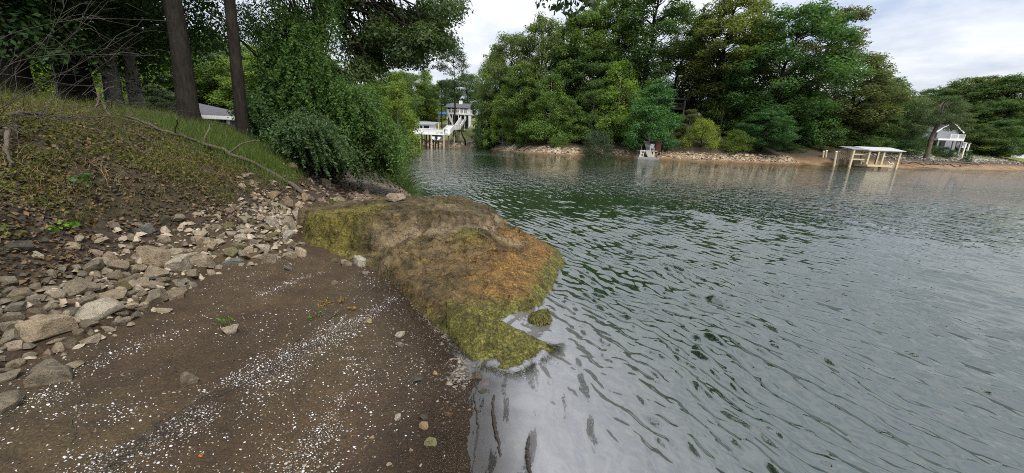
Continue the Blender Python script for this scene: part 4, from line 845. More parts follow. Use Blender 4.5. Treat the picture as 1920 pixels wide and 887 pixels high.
# ------------------------------------------------------------------ shells, gravel, leaves, grass (stuff)
def shells():
    r = np.random.default_rng(71); pts = []
    def band(poly, n, sp):
        W = np.array([at_z(x, y, .16)[:2] for x, y in poly]); t = r.random(n)**.8*(len(W)-1); i = np.minimum(t.astype(int), len(W)-2); f = (t-i)[:, None]; p = W[i]*(1-f)+W[i+1]*f
        s = np.where(r.random(n) < .6, .45, 1.3)*sp; p = p+r.normal(size=(n, 2))*s[:, None]; ok = fbm(p[:, 0]*5, p[:, 1]*5, 72) > r.uniform(.34, .62, n); pts.append(p[ok])
    band([(740,540),(690,580),(640,600),(590,640),(540,665),(480,700),(400,740),(330,780),(250,840),(180,890)], 7500, .06); band([(735,560),(640,620),(540,690),(400,770),(250,860)], 3600, .2)
    band([(610,512),(560,530),(500,560),(470,570)], 900, .05); band([(640,660),(660,700),(640,740),(590,800),(560,850)], 2000, .1); band([(100,720),(160,720),(230,690),(340,640)], 500, .1)
    band([(0,810),(60,780),(130,760)], 450, .07); band([(0,880),(60,840),(140,800),(250,790)], 700, .12); band([(560,510),(520,500),(460,500)], 300, .05); band([(450,860),(560,860),(660,840)], 700, .14)
    u = np.stack([r.uniform(-3.1, -.35, 7000), r.uniform(1.3, 4.9, 7000)], 1); pts.append(u[(bank_d(u[:, 0], u[:, 1]) < .0) & (r.random(7000) < .1+.75*sstep(.42, .7, fbm(u[:, 0]*1.3, u[:, 1]*1.3, 73)))])
    p = np.concatenate(pts); ce = np.floor(p/.0125).astype(int); _, ui = np.unique(ce[:, 0]*100003+ce[:, 1], return_index=True); p = p[ui]; sd = poly_sd(OUT, p[:, 0], p[:, 1]); p = p[(sd < 0) & (np.interp(p[:, 1], _wy, _wx)-p[:, 0] > .3)]; n = len(p)
    z = terrain(p[:, 0], p[:, 1]); s = np.clip(.0032*np.exp(r.normal(0, .45, n)), .0014, .0078); k = 6; a = r.uniform(0, 2*pi, n)[:, None]+np.arange(k)[None]*2*pi/k
    tx = r.normal(0, .3, n)[:, None]; ty = r.normal(0, .3, n)[:, None]; cx = np.cos(a)*s[:, None]*1.1; cy = np.sin(a)*s[:, None]*.9
    ring = np.stack([p[:, :1]+cx, p[:, 1:]+cy, z[:, None]+.002+cx*tx+cy*ty], -1); top = np.stack([p[:, 0], p[:, 1], z+.002+s*.55], -1)[:, None]; V = np.concatenate([ring, top], 1).reshape(-1, 3); b = np.arange(n)[:, None]*(k+1)
    f = np.concatenate([b+np.array([[j, (j+1) % k, k]]) for j in range(k)], 0); m = MB(); tint = np.where(r.random(n) < .62, r.uniform(.55, 1, n), r.uniform(0, .55, n)); m.add(V, f, np.repeat(tint, k+1))
    mt, nt, out = newmat('shell'); c = ramp(nt, attr(nt, 'tint').outputs['Fac'], [(0, (.1, .08, .055)), (.5, (.22, .2, .17)), (.8, (.36, .355, .35)), (1, (.52, .52, .54))]); q = N(nt, 'ShaderNodeBsdfPrincipled', Roughness=.45); nt.links.new(c, q.inputs['Base Color']); nt.links.new(q.outputs[0], out.inputs[0])
    tag(m.build('shells', mt), 'tiny white clam shells strewn in bands over the mud', 'shells', kind='stuff')
shells()
def chips(name, label, n, pts_fn, s0, s1, col, seed, flatz=.5):
    r = np.random.default_rng(seed); p = pts_fn(r, n); n = len(p); z = terrain(p[:, 0], p[:, 1]); s = s0+(s1-s0)*r.random(n)**2.5
    me = ROCKS[2]; import bmesh
    base = np.array([(1,0,0),(.5,.8,-.1),(-.6,.7,0),(-1,-.1,.1),(-.5,-.8,0),(.6,-.7,.05),(.5,.2,.6),(-.3,.4,.7),(-.2,-.4,.55)]); F3 = np.array([(0,1,6),(1,2,7),(1,7,6),(2,3,7),(3,4,8),(3,8,7),(4,5,8),(5,0,6),(5,6,8),(6,7,8)])
    a = r.uniform(0, 2*pi, n); V = base[None]*s[:, None, None]*np.stack([np.ones(n), r.uniform(.5, .9, n), r.uniform(.5, 1.2, n)*flatz], 1)[:, None]*(1+r.normal(0, .12, (n, 9, 3))); c_, s_ = np.cos(a)[:, None], np.sin(a)[:, None]
    V = np.stack([V[..., 0]*c_-V[..., 1]*s_, V[..., 0]*s_+V[..., 1]*c_, V[..., 2]+V[..., 0]*r.normal(0, .25, n)[:, None]], -1)+np.stack([p[:, 0], p[:, 1], z+.001], 1)[:, None]
    m = MB(); m.add(V.reshape(-1, 3), (F3[None]+np.arange(n)[:, None, None]*9).reshape(-1, 3), np.repeat(r.random(n), 9))
    mt, nt, out = newmat(name); c = ramp(nt, attr(nt, 'tint').outputs['Fac'], col); c = mix(nt, .6, c, ramp(nt, noise(nt, 40, 3, .6, pos(nt)).outputs['Fac'], [(.3, (.5, .5, .5)), (.7, (1.3, 1.3, 1.3))]), 'MULTIPLY'); q = N(nt, 'ShaderNodeBsdfPrincipled', Roughness=.7); nt.links.new(c, q.inputs['Base Color']); nt.links.new(q.outputs[0], out.inputs[0])
    tag(m.build(name, mt), label, 'gravel', kind='stuff')
def g1(r, n):
    W = np.array([at_z(x, y, .15)[:2] for x, y in [(765,528),(800,560),(840,600),(875,630),(880,660),(850,690)]]); t = r.random(n)*(len(W)-1); i = np.minimum(t.astype(int), len(W)-2); f = (t-i)[:, None]; p = W[i]*(1-f)+W[i+1]*f+r.normal(0, .055, (n, 2)); return p[poly_sd(OUT, p[:, 0], p[:, 1]) < .03]
CHIP = [(0, (.035, .03, .023)), (.5, (.075, .063, .047)), (.85, (.13, .112, .088)), (1, (.2, .155, .1))]
chips('gravel', 'slaty chips heaped along the mossy slab and the outcrop foot', 1100, g1, .008, .028, CHIP, 81)
def g2(r, n):
    p = np.stack([r.uniform(-3.1, -.28, n), r.uniform(1.2, 5, n)], 1); k = (bank_d(p[:, 0], p[:, 1]) < 0) & (poly_sd(OUT, p[:, 0], p[:, 1]) < 0) & (r.random(n) < .15+.9*sstep(-2.2, -.7, p[:, 0])*sstep(.35, .7, fbm(p[:, 0]*2.2, p[:, 1]*2.2, 83))) & (np.interp(p[:, 1], _wy, _wx)-p[:, 0] > -.15); return p[k]
chips('gravel', 'scattered grit and small dark pebbles over the mud beach', 14000, g2, .0025, .013, [(0, (.03, .024, .018)), (.6, (.075, .056, .038)), (.9, (.14, .115, .085)), (1, (.26, .2, .13))], 82, .6)
def g3(r, n):
    y = r.uniform(8, 17, n); p = np.stack([np.interp(y, _fy, _fx)+.2+r.random(n)*(np.interp(y, _wy, _wx)-np.interp(y, _fy, _fx)), y], 1); return p[poly_sd(OUT, p[:, 0], p[:, 1]) < 0]
chips('gravel', 'brown gravel covering the flat floor of the cove', 7500, g3, .012, .05, [(0, (.07, .05, .035)), (.6, (.15, .11, .075)), (1, (.24, .18, .13))], 84)
def g4(r, n):
    y = 1.6+5.6*r.random(n); d = r.normal(.38, .3, n); p = np.stack([np.interp(y, _fy, _fx)-d, y], 1); return p[(poly_sd(OUT, p[:, 0], p[:, 1]) < 0) & (d > -.2) & (d < .55+.4*sstep(3, 4.6, y))]
chips('rubble', 'small broken stones filling the gaps of the rubble band', 1700, g4, .014, .065, [(0, (.07, .055, .036)), (.5, (.19, .15, .1)), (1, (.34, .28, .2))], 85, 1.05)
def g5(r, n):
    y = r.uniform(6.5, 17, n); d = r.uniform(-.7, 1.3, n); p = np.stack([np.interp(y, _fy, _fx)-d, y], 1); return p[poly_sd(OUT, p[:, 0], p[:, 1]) < -.1]
chips('rubble', 'small reddish broken stones heaped along the cove under the bushes', 900, g5, .03, .1, [(0, (.07, .048, .03)), (.5, (.15, .11, .07)), (1, (.25, .19, .13))], 86, .8)
def g6(r, n):
    W = np.array([at_z(x, y, .16)[:2] for x, y in [(735,548),(640,612),(540,675),(480,708),(400,752),(330,795),(250,852),(190,890)]]); t = r.random(n)*(len(W)-1); i = np.minimum(t.astype(int), len(W)-2); f = (t-i)[:, None]; return W[i]*(1-f)+W[i+1]*f+r.normal(0, .035, (n, 2))*(.5+1.5*r.random((n, 1)))
chips('debris', 'dark crumbled plant debris along the shell streak', 1500, g6, .003, .011, [(0, (.012, .01, .008)), (.7, (.03, .024, .017)), (1, (.07, .055, .035))], 87, .5)
def strands():
    r = np.random.default_rng(88); p = g6(r, 520); o = fibres(len(p), p[:, 0], p[:, 1], lambda a, b: terrain(a, b)+.004, r, .09, .0011, (.75, .65), .5).build('debris', M_DRYLEAF, color=(.03, .022, .014)); tag(o, 'thin dark plant strands caught along the shell streak', 'debris', kind='stuff')
strands()
def riprap():
    r = np.random.default_rng(91); L = [(-20,101),(-14,110),(-8,101),(-2,89.5),(3,80),(7,74),(14,77),(23,73.4),(31,69.5),(40,68.7),(51,71)]; pts = []
    for a, b in zip(L, L[1:]):
        a = np.array(a); b = np.array(b); l = np.linalg.norm(b-a); nrm = np.array([-(b-a)[1], (b-a)[0]])/l; n = int(l*34); t = r.random(n)[:, None]; pts.append(a*(1-t)+b*t+nrm*(r.uniform(.9, 3.4, n)[:, None]))
    p = np.concatenate(pts); return p[lake_sd(p[:, 0], p[:, 1]) > .6]
chips('riprap', 'band of pale tan stones lining the far shore under the trees', 0, lambda r, n: riprap(), .14, .42, [(0, (.11, .078, .046)), (.4, (.23, .178, .115)), (1, (.37, .305, .215))], 92, .9)
chips('riprap', 'grey stones lining the slope below the right-hand house', 1700, lambda r, n: (lambda p: p[(lake_sd(p[:, 0], p[:, 1]) > 3.4) & (lake_sd(p[:, 0], p[:, 1]) < 9)])(np.stack([r.uniform(68, 125, n*4), r.uniform(72, 110, n*4)], 1)), .12, .4, [(0, (.1, .09, .075)), (.5, (.2, .18, .15)), (1, (.32, .3, .26))], 93, .9)
chips('riprap', 'light grey stones at the foot of the lawn', 900, lambda r, n: (lambda p: p[(lake_sd(p[:, 0], p[:, 1]) > 2) & (lake_sd(p[:, 0], p[:, 1]) < 4.6)])(np.stack([r.uniform(-15, 0, n*3), r.uniform(92, 116, n*3)], 1)), .15, .42, [(0, (.2, .2, .19)), (1, (.42, .42, .4))], 94, .9)

def scatter_bank(n, r, dlo, dhi, ylo=1.5, yhi=14, power=1.):
    y = ylo+(yhi-ylo)*r.random(n)**1.5; d = dlo+(dhi-dlo)*r.random(n)**power; return np.stack([np.interp(y, _fy, _fx)-d, y], 1), d
def curled(n, p, z, s, r, seed_tint=None, up=.9):
    nn = unit(np.array([0, 0, 1.])*up+r.normal(0, .5, (n, 3))); t, b = rot_basis(nn, r); L = s*(.6+.8*r.random(n)); W = L*(.25+.3*r.random(n)); c = np.stack([p[:, 0], p[:, 1], z], 1); cu = (r.random(n)*.35)*L
    V = np.stack([c-t*L[:, None]/2, c+b*W[:, None]+nn*cu[:, None], c+t*L[:, None]/2, c-b*W[:, None]+nn*cu[:, None], c], 1).reshape(-1, 3); i = np.arange(n)[:, None]*5
    return V, np.concatenate([i+np.array([[0, 4, 1]]), i+np.array([[1, 4, 2]]), i+np.array([[2, 4, 3]]), i+np.array([[3, 4, 0]])], 0)
def litter():
    r = np.random.default_rng(101); p1, d1 = scatter_bank(13000, r, .55, 2.0, 1.6, 9); k1 = fbm(p1[:, 0]*1.2, p1[:, 1]*1.2, 105) > .36+.2*r.random(len(p1)); p1 = p1[k1]; p2, d2 = scatter_bank(34000, r, 1.3, 6, 2, 13); k = fbm(p2[:, 0]*.9, p2[:, 1]*.9, 102) > .45; p = np.concatenate([p1, p2[k]]); n = len(p)
    V, f = curled(n, p, terrain(p[:, 0], p[:, 1])+.012+.02*r.random(n), .042, r); m = MB(); m.add(V, f, np.repeat(r.random(n)**1.3, 5)); tag(m.build('leaf_litter', M_DRYLEAF, color=(.1, .07, .042)), 'brown fallen leaves covering the lower bank', 'leaf litter', kind='stuff')
    p, d = scatter_bank(20000, r, .9, 5.5, 1.8, 12); k = (fbm(p[:, 0]*1.1, p[:, 1]*1.1, 103) > .34+.22*(1-sstep(.9, 1.8, d))+.1*r.random(len(p))); p = p[k]; n = len(p); z = terrain(p[:, 0], p[:, 1]); m = MB()
    c = np.repeat(np.stack([p[:, 0], p[:, 1], z+.03], 1), 4, 0)+r.normal(0, 1, (n*4, 3))*(.06, .06, .035); V, f = curled(n*4, c[:, :2], c[:, 2], .032, r, up=.6); m.add(V, f, np.repeat(np.repeat(r.random(n), 4)*.6+.4*r.random(n*4), 5)); tag(m.build('ground_cover', M_LEAF, color=(.1, .11, .026)), 'low yellow-green weeds and creepers carpeting the bank', 'ground cover', kind='stuff')
litter()
def blades(p, h, r, wd=.004, lean=.35, k=4):
    n = len(p); z = terrain(p[:, 0], p[:, 1]); a = r.uniform(0, 2*pi, n); H_ = h*(.5+r.random(n)); t = np.linspace(0, 1, k); ln = lean*(.4+r.random(n))
    P = np.stack([p[:, :1]+np.cos(a)[:, None]*(t**2)[None]*(H_*ln)[:, None], p[:, 1:]+np.sin(a)[:, None]*(t**2)[None]*(H_*ln)[:, None], z[:, None]-.01+t[None]*H_[:, None]*(1-.3*ln[:, None]*t[None])], -1)
    b = r.uniform(0, 2*pi, n); s = np.stack([np.cos(b), np.sin(b), np.zeros(n)], 1)[:, None]*(wd*(1-t*.9))[None, :, None]; V = np.stack([P-s, P+s], 2).reshape(-1, 3); i = np.arange(n)[:, None]*2*k
    return V, np.concatenate([i+np.array([[2*j, 2*j+1, 2*j+3, 2*j+2]]) for j in range(k-1)], 0), np.repeat(r.random(n), 2*k)
def grass():
    r = np.random.default_rng(111); W = np.array([hit(x, y)[:2] for x, y in [(350,245),(390,250),(430,262),(470,275),(500,300),(440,290),(400,275),(520,330),(370,260),(330,240)]]); p = W[r.integers(0, len(W), 11000)]+r.normal(0, .42, (11000, 2)); p = p[bank_d(p[:, 0], p[:, 1]) > .8]
    m = MB(); m.add(*blades(p, .24, r)); tag(m.build('grass', M_LEAF, color=(.085, .13, .03)), 'fresh green grass on the crest below the two dark trunks', 'grass', kind='stuff')
    p, d = scatter_bank(42000, r, .9, 6, 2, 11); p = p[fbm(p[:, 0]*.9, p[:, 1]*.9, 112) > .42+.16*r.random(len(p))]; m = MB(); m.add(*blades(p, .15, r, .0025, .8)); tag(m.build('grass', M_LEAF, color=(.1, .098, .03)), 'thin straggly yellowing grass among the weeds of the bank', 'grass', kind='stuff')
    p, d = scatter_bank(12000, r, 1.2, 6, 2, 11); p = p[fbm(p[:, 0]*1.2, p[:, 1]*1.2, 113) > .5]; m = MB(); m.add(*blades(p, .24, r, .002, 1.1)); tag(m.build('grass', M_DRYLEAF, color=(.17, .135, .075)), 'dry straw coloured stalks leaning among the weeds of the bank', 'grass', kind='stuff')
    p, d = scatter_bank(9000, r, 1.6, 5, 2.4, 9); p = p[fbm(p[:, 0]*1.6, p[:, 1]*1.6, 114) > .57]; m = MB(); m.add(*blades(p, .3, r, .003, .5)); tag(m.build('grass', M_LEAF, color=(.09, .125, .03)), 'taller green weed tufts standing on the bank', 'grass', kind='stuff')
grass()
def seedlings():
    r = np.random.default_rng(115)
    for px, py, n, s, c, lab in [(122,425,60,.05,(.11,.22,.03),'bright green leafy seedling at the bottom of the bank'), (428,610,10,.03,(.1,.2,.03),'tiny green sprig beside the pale lumpy stone on the mud'), (590,590,9,.025,(.1,.2,.03),'tiny green sprout in the white shell band'), (625,378,40,.04,(.09,.16,.03),'green tuft at the stony upper edge of the outcrop'), (485,265,70,.05,(.06,.14,.03),'leafy weed clump on the crest under the slimmer dark trunk'), (515,315,60,.05,(.1,.19,.03),'light green weed on the bank left of the fallen trunk'), (165,345,50,.05,(.06,.12,.04),'bluish green weed in the middle of the bank')]:
        b = hit(px, py+4); o = thing('seedling', lab, 'plant', b); m = MB(); cs = b+r.normal(0, 1, (max(3, n//8), 3))*(s*2.2, s*2.2, s*.8)+(0, 0, s*1.6)
        for q in cs: m.tube([b-(0, 0, .02), (b+q)/2+(0, 0, .01), q], [.003, .0025, .0015], 4)
        m.build('stem', M_LEAF, o, color=(.08, .12, .03)); l = MB(); leaves(l, cs, np.full(len(cs), s*1.2), np.full(len(cs), 8), s, r, .6, 1.2, 0, .75); l.build('foliage', M_LEAF, o, color=c)
seedlings()

# ------------------------------------------------------------------ dead wood
def wood(pts_px, rad, label, name='stick', cat='stick', lift=.0, mat=None, group=None, branches=(), n=7, jit=.01, seed=0):
    r = np.random.default_rng(500+seed+int(pts_px[0][0])); P = []
    for q in pts_px:
        p = hit(q[0], q[1]); p = p+np.array([0, 0, (q[2] if len(q) > 2 else 0)+lift]); P.append(p)
    P = np.array(P); t = np.linspace(0, 1, len(P)*4); s = np.linspace(0, 1, len(P)); Q = np.stack([np.interp(t, s, P[:, k]) for k in range(3)], 1); Q[1:-1] += r.normal(0, jit, (len(Q)-2, 3)); g_ = terrain(Q[:, 0], Q[:, 1]); Q[:, 2] = np.maximum(Q[:, 2], g_+rad*.3)
    o = thing(name, label, cat, P[0], group); m = MB(); m.tube(Q, np.linspace(rad, rad*.45, len(Q))*(1+.12*r.normal(size=len(Q))), n); m.build('stem', mat or M_DEAD, o, True)
    for a, (dx, dy, dz), rr in branches:
        b = MB(); s0 = Q[int(a*(len(Q)-1))]; e = s0+np.array([dx, dy, dz]); limb(b, s0, e, rr, rr*.35, r, .12, 6, 5); b.build('side_branch', mat or M_DEAD, o, True)
    return o
wood([(590,380),(545,352,.03),(500,325,.05),(450,307,.08),(400,288,.1),(340,270,.1),(290,252,.1),(240,235,.1)], .045, 'long fallen dead tree stem lying down the bank to the rubble', 'fallen_log', 'log', .04, None, None, [(.5, (.5, .2, .25), .02), (.62, (-.1, .5, .35), .018), (.75, (.4, -.3, .3), .016), (.3, (.35, -.4, -.12), .014)], 9, .012)
wood([(345,330),(300,300),(270,295)], .014, 'thin dead branch lying across the middle of the bank', seed=2); wood([(420,400,.03),(450,395,.06),(472,383,.1)], .009, 'pale curved twig on top of the rubble')
wood([(210,235,.15),(190,212,.35),(185,225,.2),(200,200,.55)], .018, 'forked bleached branch sticking up from the brush pile', branches=[(.4, (.3, .1, .25), .012), (.7, (.35, 0, .1), .01), (.2, (-.25, .1, .2), .01)])
wood([(25,235,.12),(60,236,.14),(90,234,.14)], .028, 'straight pale branch at the left of the brush pile'); wood([(25,280,.2),(18,305,.1),(20,320,.03)], .022, 'bleached curved branch standing at the left edge of the bank')
def brush():
    r = np.random.default_rng(131)
    for i in range(17):
        x = r.uniform(-30, 330); y = r.uniform(198, 250)+max(0, (x-200)*.08); p = hit(x, y); a = r.normal(.1, .6); L = r.uniform(.6, 1.8); d = np.array([cos(a), sin(a), r.normal(0, .12)])*L; q = p+d; zz = max(tz(q[0], q[1])+.05, p[2]+d[2]); q[2] = zz+r.uniform(0, .2)
        o = thing('dead_branch', 'tangled grey dead branch in the brush pile along the crest', 'branch', p, 'dead branches of the brush pile'); m = MB(); s = p+np.array([0, 0, r.uniform(.03, .22)]); limb(m, s, q, r.uniform(.004, .01), .002, r, r.uniform(-.05, .18), 7, 5)
        for k in range(r.integers(2, 5)):
            t = r.uniform(.25, .9); b = s*(1-t)+q*t; limb(m, b, b+np.array([d[0]*.35, d[1]*.35, 0])+r.normal(0, .22, 3), .004, .0012, r, .1, 4, 4)
        m.build('stem', M_TWIG, o, True)
brush()
def bare_shrub():
    r = np.random.default_rng(137); b = at_y(-40, 330, 4.3); b[2] = tz(b[0], b[1]); o = thing('bare_shrub', 'leafless arching shrub of thin grey twigs at the left edge', 'shrub', b); m = MB()
    ends = [((-20,70),(150,32),(330,40)),((-10,160),(110,95),(190,5)),((-30,250),(60,150),(160,125)),((-20,300),(90,190),(270,70)),((-10,210),(150,120),(250,60)),((-20,160),(40,100),(140,35)),((-30,330),(20,230),(70,165)),((0,120),(110,100),(300,105)),((-30,200),(100,60),(130,-10)),((-20,280),(80,230),(120,120))]
    for k, e in enumerate(ends):
        Y = 4.3+r.uniform(-.4, .9); P = np.array([b+r.normal(0, .08, 3)*(1, 1, 0)]+[at_y(*q, Y+.15*j) for j, q in enumerate(e)]); t = np.linspace(0, 1, 18); s = np.linspace(0, 1, 4); Q = np.stack([np.interp(t, s, P[:, j]) for j in range(3)], 1); kk = np.array([.25, .5, .25])
        for _ in range(3): Q[1:-1] = Q[:-2]*.25+Q[1:-1]*.5+Q[2:]*.25
        m.tube(Q, np.linspace(.006, .0014, 18), 5)
        for _ in range(7):
            i = r.integers(5, 16); a = Q[i]; d = Q[min(17, i+2)]-Q[i]; L = r.uniform(.25, .7); d = d/np.linalg.norm(d)*L+r.normal(0, .18, 3); limb(m, a, a+d, .003, .0009, r, .08, 5, 4)
    m.build('stem', M_TWIG, o, True)
bare_shrub()
DW = (.1, .07, .045)
STK = [([(705,535),(640,585),(560,640),(500,680),(430,715)], .006, 'longest thin branch lying along the white shell band'), ([(450,700),(390,740),(330,775),(260,835)], .007, 'dark twig in the shells below the longest thin branch'), ([(470,600),(478,630)], .005, 'short dark twig right of the pale lumpy stone'),
  ([(450,640),(452,665),(430,690)], .005, 'curved twig below the pale lumpy stone'), ([(130,790),(145,810),(132,835)], .006, 'hooked pale twig on the mud at the left'), ([(720,592),(710,605)], .005, 'short brown twig beside the shell band'), ([(445,750),(440,785),(420,800)], .004, 'thin bent twig on the lower mud'),
  ([(145,760),(170,757)], .008, 'flat pale wood chip on the mud at the left'), ([(300,790),(230,850),(215,887)], .005, 'brown twig running off the bottom at the lower left'), ([(580,700),(540,730),(490,745)], .004, 'dark thin twig across the middle of the lower mud'), ([(590,690),(600,688)], .006, 'stubby brown stick on the lower mud'), ([(380,690),(350,725),(300,752)], .005, 'rusty twig over the shells in the left middle')]
for i, (pp, rd, lab) in enumerate(STK): wood(pp, rd*.8, lab, seed=i*3, n=5, jit=.008, lift=.004, mat=M_TWIG)
M_WETW = plain('wet_wood', (.035, .026, .018), .45, .5, 40, bstr=.8)
def awash(pts, rad, label, z=.0):
    P = np.array([at_z(x, y, z) for x, y in pts]); t = np.linspace(0, 1, 26); s = np.linspace(0, 1, len(P)); Q = np.stack([np.interp(t, s, P[:, k]) for k in range(3)], 1); r = np.random.default_rng(int(pts[0][0])); Q += r.normal(0, .0025, Q.shape); m = MB(); m.tube(Q, rad*np.sin(np.linspace(.25, 2.9, 26))**.4*(1+.15*r.normal(size=26)), 8); o = m.build('waterlogged_stick', M_WETW, None, True); tag(o, label, 'stick')
awash([(926,742),(924,770),(928,800),(935,830),(937,858)], .011, 'dark waterlogged stick lying in the shallows, middle of three', .004); awash([(992,818),(989,845),(992,872),(995,895)], .013, 'dark waterlogged stick poking out of the water furthest from the mud', .006); awash([(889,742),(893,770),(897,800),(892,840),(884,890)], .006, 'thin dark ridge of wet debris nearest the mud', .004)
r_ = np.random.default_rng(140); q_ = hit(622, 570); mb2 = MB(); leaves(mb2, q_+r_.normal(0, 1, (9, 3))*(.1, .05, .006)+(0, 0, .015), np.full(9, .05), np.full(9, 40), .022, r_, .3, .7); tag(mb2.build('dried_weed', M_DRYLEAF, color=(.15, .1, .03)), 'clump of dried brown waterweed on the shell band', 'weed')
mb2 = MB(); q_ = hit(376, 857); leaves(mb2, [q_+(0, 0, .008)], [.01], [6], .02, r_, .5, 1.2); tag(mb2.build('fallen_leaf', M_DRYLEAF, color=(.5, .12, .02)), 'bright orange leaf scrap on the lower mud', 'leaf')

# ------------------------------------------------------------------ buildings and docks
M_WHITE = plain('white_paint', (.62, .62, .62), .6, .08, 2); M_SHING = plain('shingles', (.07, .07, .075), .9, .25, 3); M_GLASS = plain('window_glass', (.02, .024, .03), .08, .2, 1, spec=.6)
M_POST = plain('weathered_post', (.36, .32, .22), .85, .3, 3); M_OLDW = plain('old_decking', (.21, .2, .185), .85, .3, 4); M_DARKW = plain('dark_timber', (.07, .06, .05), .85, .3, 3); M_GSID = plain('grey_siding', (.19, .2, .215), .7, .1, 2)
M_METAL = plain('metal_roof', (.42, .43, .44), .6, .12, .6, .3); M_RED = plain('red_board', (.085, .024, .022), .7, .2, 3); M_TREAT = plain('treated_timber', (.45, .38, .24), .8, .2, 3); M_BLUE = plain('blue_canvas', (.06, .14, .45), .7, .15, 3); M_BLACK = plain('black_plastic', (.02, .02, .022), .4, .2, 3); M_HULL = plain('boat_gelcoat', (.75, .76, .78), .25, .05, 1)
def railing(m, a, b, h=1., n=None, drop=0.0):
    a = np.asarray(a, float); b = np.asarray(b, float); L = np.linalg.norm(b-a); up = np.array([0, 0, h]); m.beam(a+up, b+up, .12, .09); m.beam(a+up*.12, b+up*.12, .06, .08); k = n or int(L/.16)
    for i in range(k+1): q = a+(b-a)*i/k; m.beam(q, q+up, .045, .045, (0, 1, 0))
    for i in range(int(L/2)+2): q = a+(b-a)*i/(int(L/2)+1); m.beam(q-(0, 0, .1), q+up*1.06, .13, .13, (0, 1, 0))
def posts(o, L, w, mat, name='post'):
    for a, b in L: m = MB(); m.beam(a, b, w, w, (0, 1, 0)); m.build(name, mat, o)
def left_boathouse():
    Y = 88.; g = lambda px, py, dy=0.: at_y(px, py, Y+dy); zd = g(805, 249.5)[2]; zt = g(805, 241.3)[2]; xl = g(775.5, 262)[0]; xr = g(834, 262)[0]; xh = g(808.5, 262)[0]; D = 6.
    o = thing('boathouse', 'white boathouse deck on tall posts with a small hut, at the left far shore', 'boathouse', (xl, Y, 0)); m = MB(); m.box(((xl+xr)/2, Y+D/2, zd-.18), (xr-xl, D, .3)); m.build('deck', M_WHITE, o)
    posts(o, [((x, y, -.4), (x, y, zd-.33)) for x in (g(787.7, 262)[0], g(808.8, 262)[0], xr-.2) for y in (Y+.15,)], .24, M_POST); posts(o, [((x, y, -.3), (x, y, zd-.33)) for x in np.linspace(xl+.2, xh+.4, 5) for y in (Y+2.8, Y+D-.3)], .22, M_DARKW); posts(o, [((xr-.2, Y+D-.3, -.3), (xr-.2, Y+D-.3, zd-.33))], .22, M_DARKW)
    m = MB(); m.beam((g(789, 262)[0], Y+2.8, .4), (xh, Y+2.8, zd-.5), .15, .15); m.beam((xh, Y+2.9, .3), (xl+.5, Y+2.9, zd-.8), .15, .15); m.build('cross_brace', M_DARKW, o)
    m = MB(); h = zt-zd; railing(m, (xl, Y, zd), (xr, Y, zd), h); railing(m, (xr, Y, zd), (xr, Y+D*.6, zd), h); m.box(((xl+xh)/2, Y+.06, zd+h*.55), (xh-xl, .03, h*.7)); m.box(((xh+xr)/2, Y+.07, zd+h*.55), ((xr-xh)*.96, .03, h*.55)); m.build('railing', M_WHITE, o)
    zr = g(790, 232)[2]; hy = Y+2.2; m = MB(); m.box(((xl+xh)/2, hy+1.8, (zd+zr)/2), (xh-xl, 3.4, zr-zd)); hut = m.build('hut_wall', M_WHITE, o)
    m = MB(); xa, xb = xl-.1, xh+.45; m.add([(xa, hy-.5, zr-.15), (xb, hy-.5, zr-.15), (xb, hy+3.9, zr+.55), (xa, hy+3.9, zr+.55), (xa, hy-.5, zr+.02), (xb, hy-.5, zr+.02), (xb, hy+3.9, zr+.72), (xa, hy+3.9, zr+.72)], [[0,3,2,1],[4,5,6,7],[0,1,5,4],[1,2,6,5],[2,3,7,6],[3,0,4,7]]); m.build('roof', M_GSID, o)
    for px, w in ((783.5, .5), (789.8, .45), (799.5, 1.15)):
        c = at_y(px, 238.5, hy); m = MB(); m.box((c[0], hy+.08, c[2]), (w+.14, .06, .75)); f = m.build('window', M_WHITE, o); m = MB(); m.box((c[0], hy+.05, c[2]), (w, .06, .6)); m.build('pane', M_GLASS, f)
    # walkway to the house
    A_ = np.array([xr-.6, Y+D-.1, zd]); B_ = at_y(845, 243, 104); C_ = at_y(858, 242, 110); D_ = at_y(869, 225, 127)
    w = thing('walkway', 'white railed boardwalk and stairs climbing from the boathouse to the white house', 'walkway', A_); 
    for a, b, nm in ((A_, B_, 'ramp'), (B_, C_, 'landing'), (C_, D_, 'stairs')):
        d = (b-a)[:2]; d = d/np.linalg.norm(d); s = np.array([-d[1], d[0], 0])*.75; m = MB(); m.beam(a, b, 1.5, .2); m.build(nm, M_OLDW if nm == 'stairs' else M_WHITE, w); m = MB(); 
        for q in (s, -s): railing(m, a+q, b+q, 1.05); e = (b-a)*.02; mid = np.array([0, 0, .5]); m.beam(a+q*1.04+mid+e, b+q*1.04+mid-e, .03, .72)
        m.build('railing', M_WHITE, w)
        n = max(2, int(np.linalg.norm(b-a)/4))
        for i in range(1, n):
            q = a+(b-a)*i/n; gz_ = tz(q[0], q[1])
            if gz_ < q[2]-.3: m = MB(); m.beam((q[0], q[1], gz_-.2), q-(0, 0, .1), .2, .2, (0, 1, 0)); m.build('post', M_POST, w)
    p = at_y(818, 243, 92.5); pl = thing('piling', 'pale timber piling standing up beside the white boathouse deck', 'post', (p[0], 95.2, -.3)); m = MB(); m.tube([(p[0], 95.2, -.3), (p[0], 95.2, at_y(818, 231, 95.2)[2])], .17, 8); m.build('post', M_TREAT, pl); m = MB(); m.tube([(p[0], 95.2, at_y(818, 231, 95.2)[2]), (p[0], 95.2, at_y(818, 230, 95.2)[2])], .19, 8); m.build('cap', M_TREAT, pl)
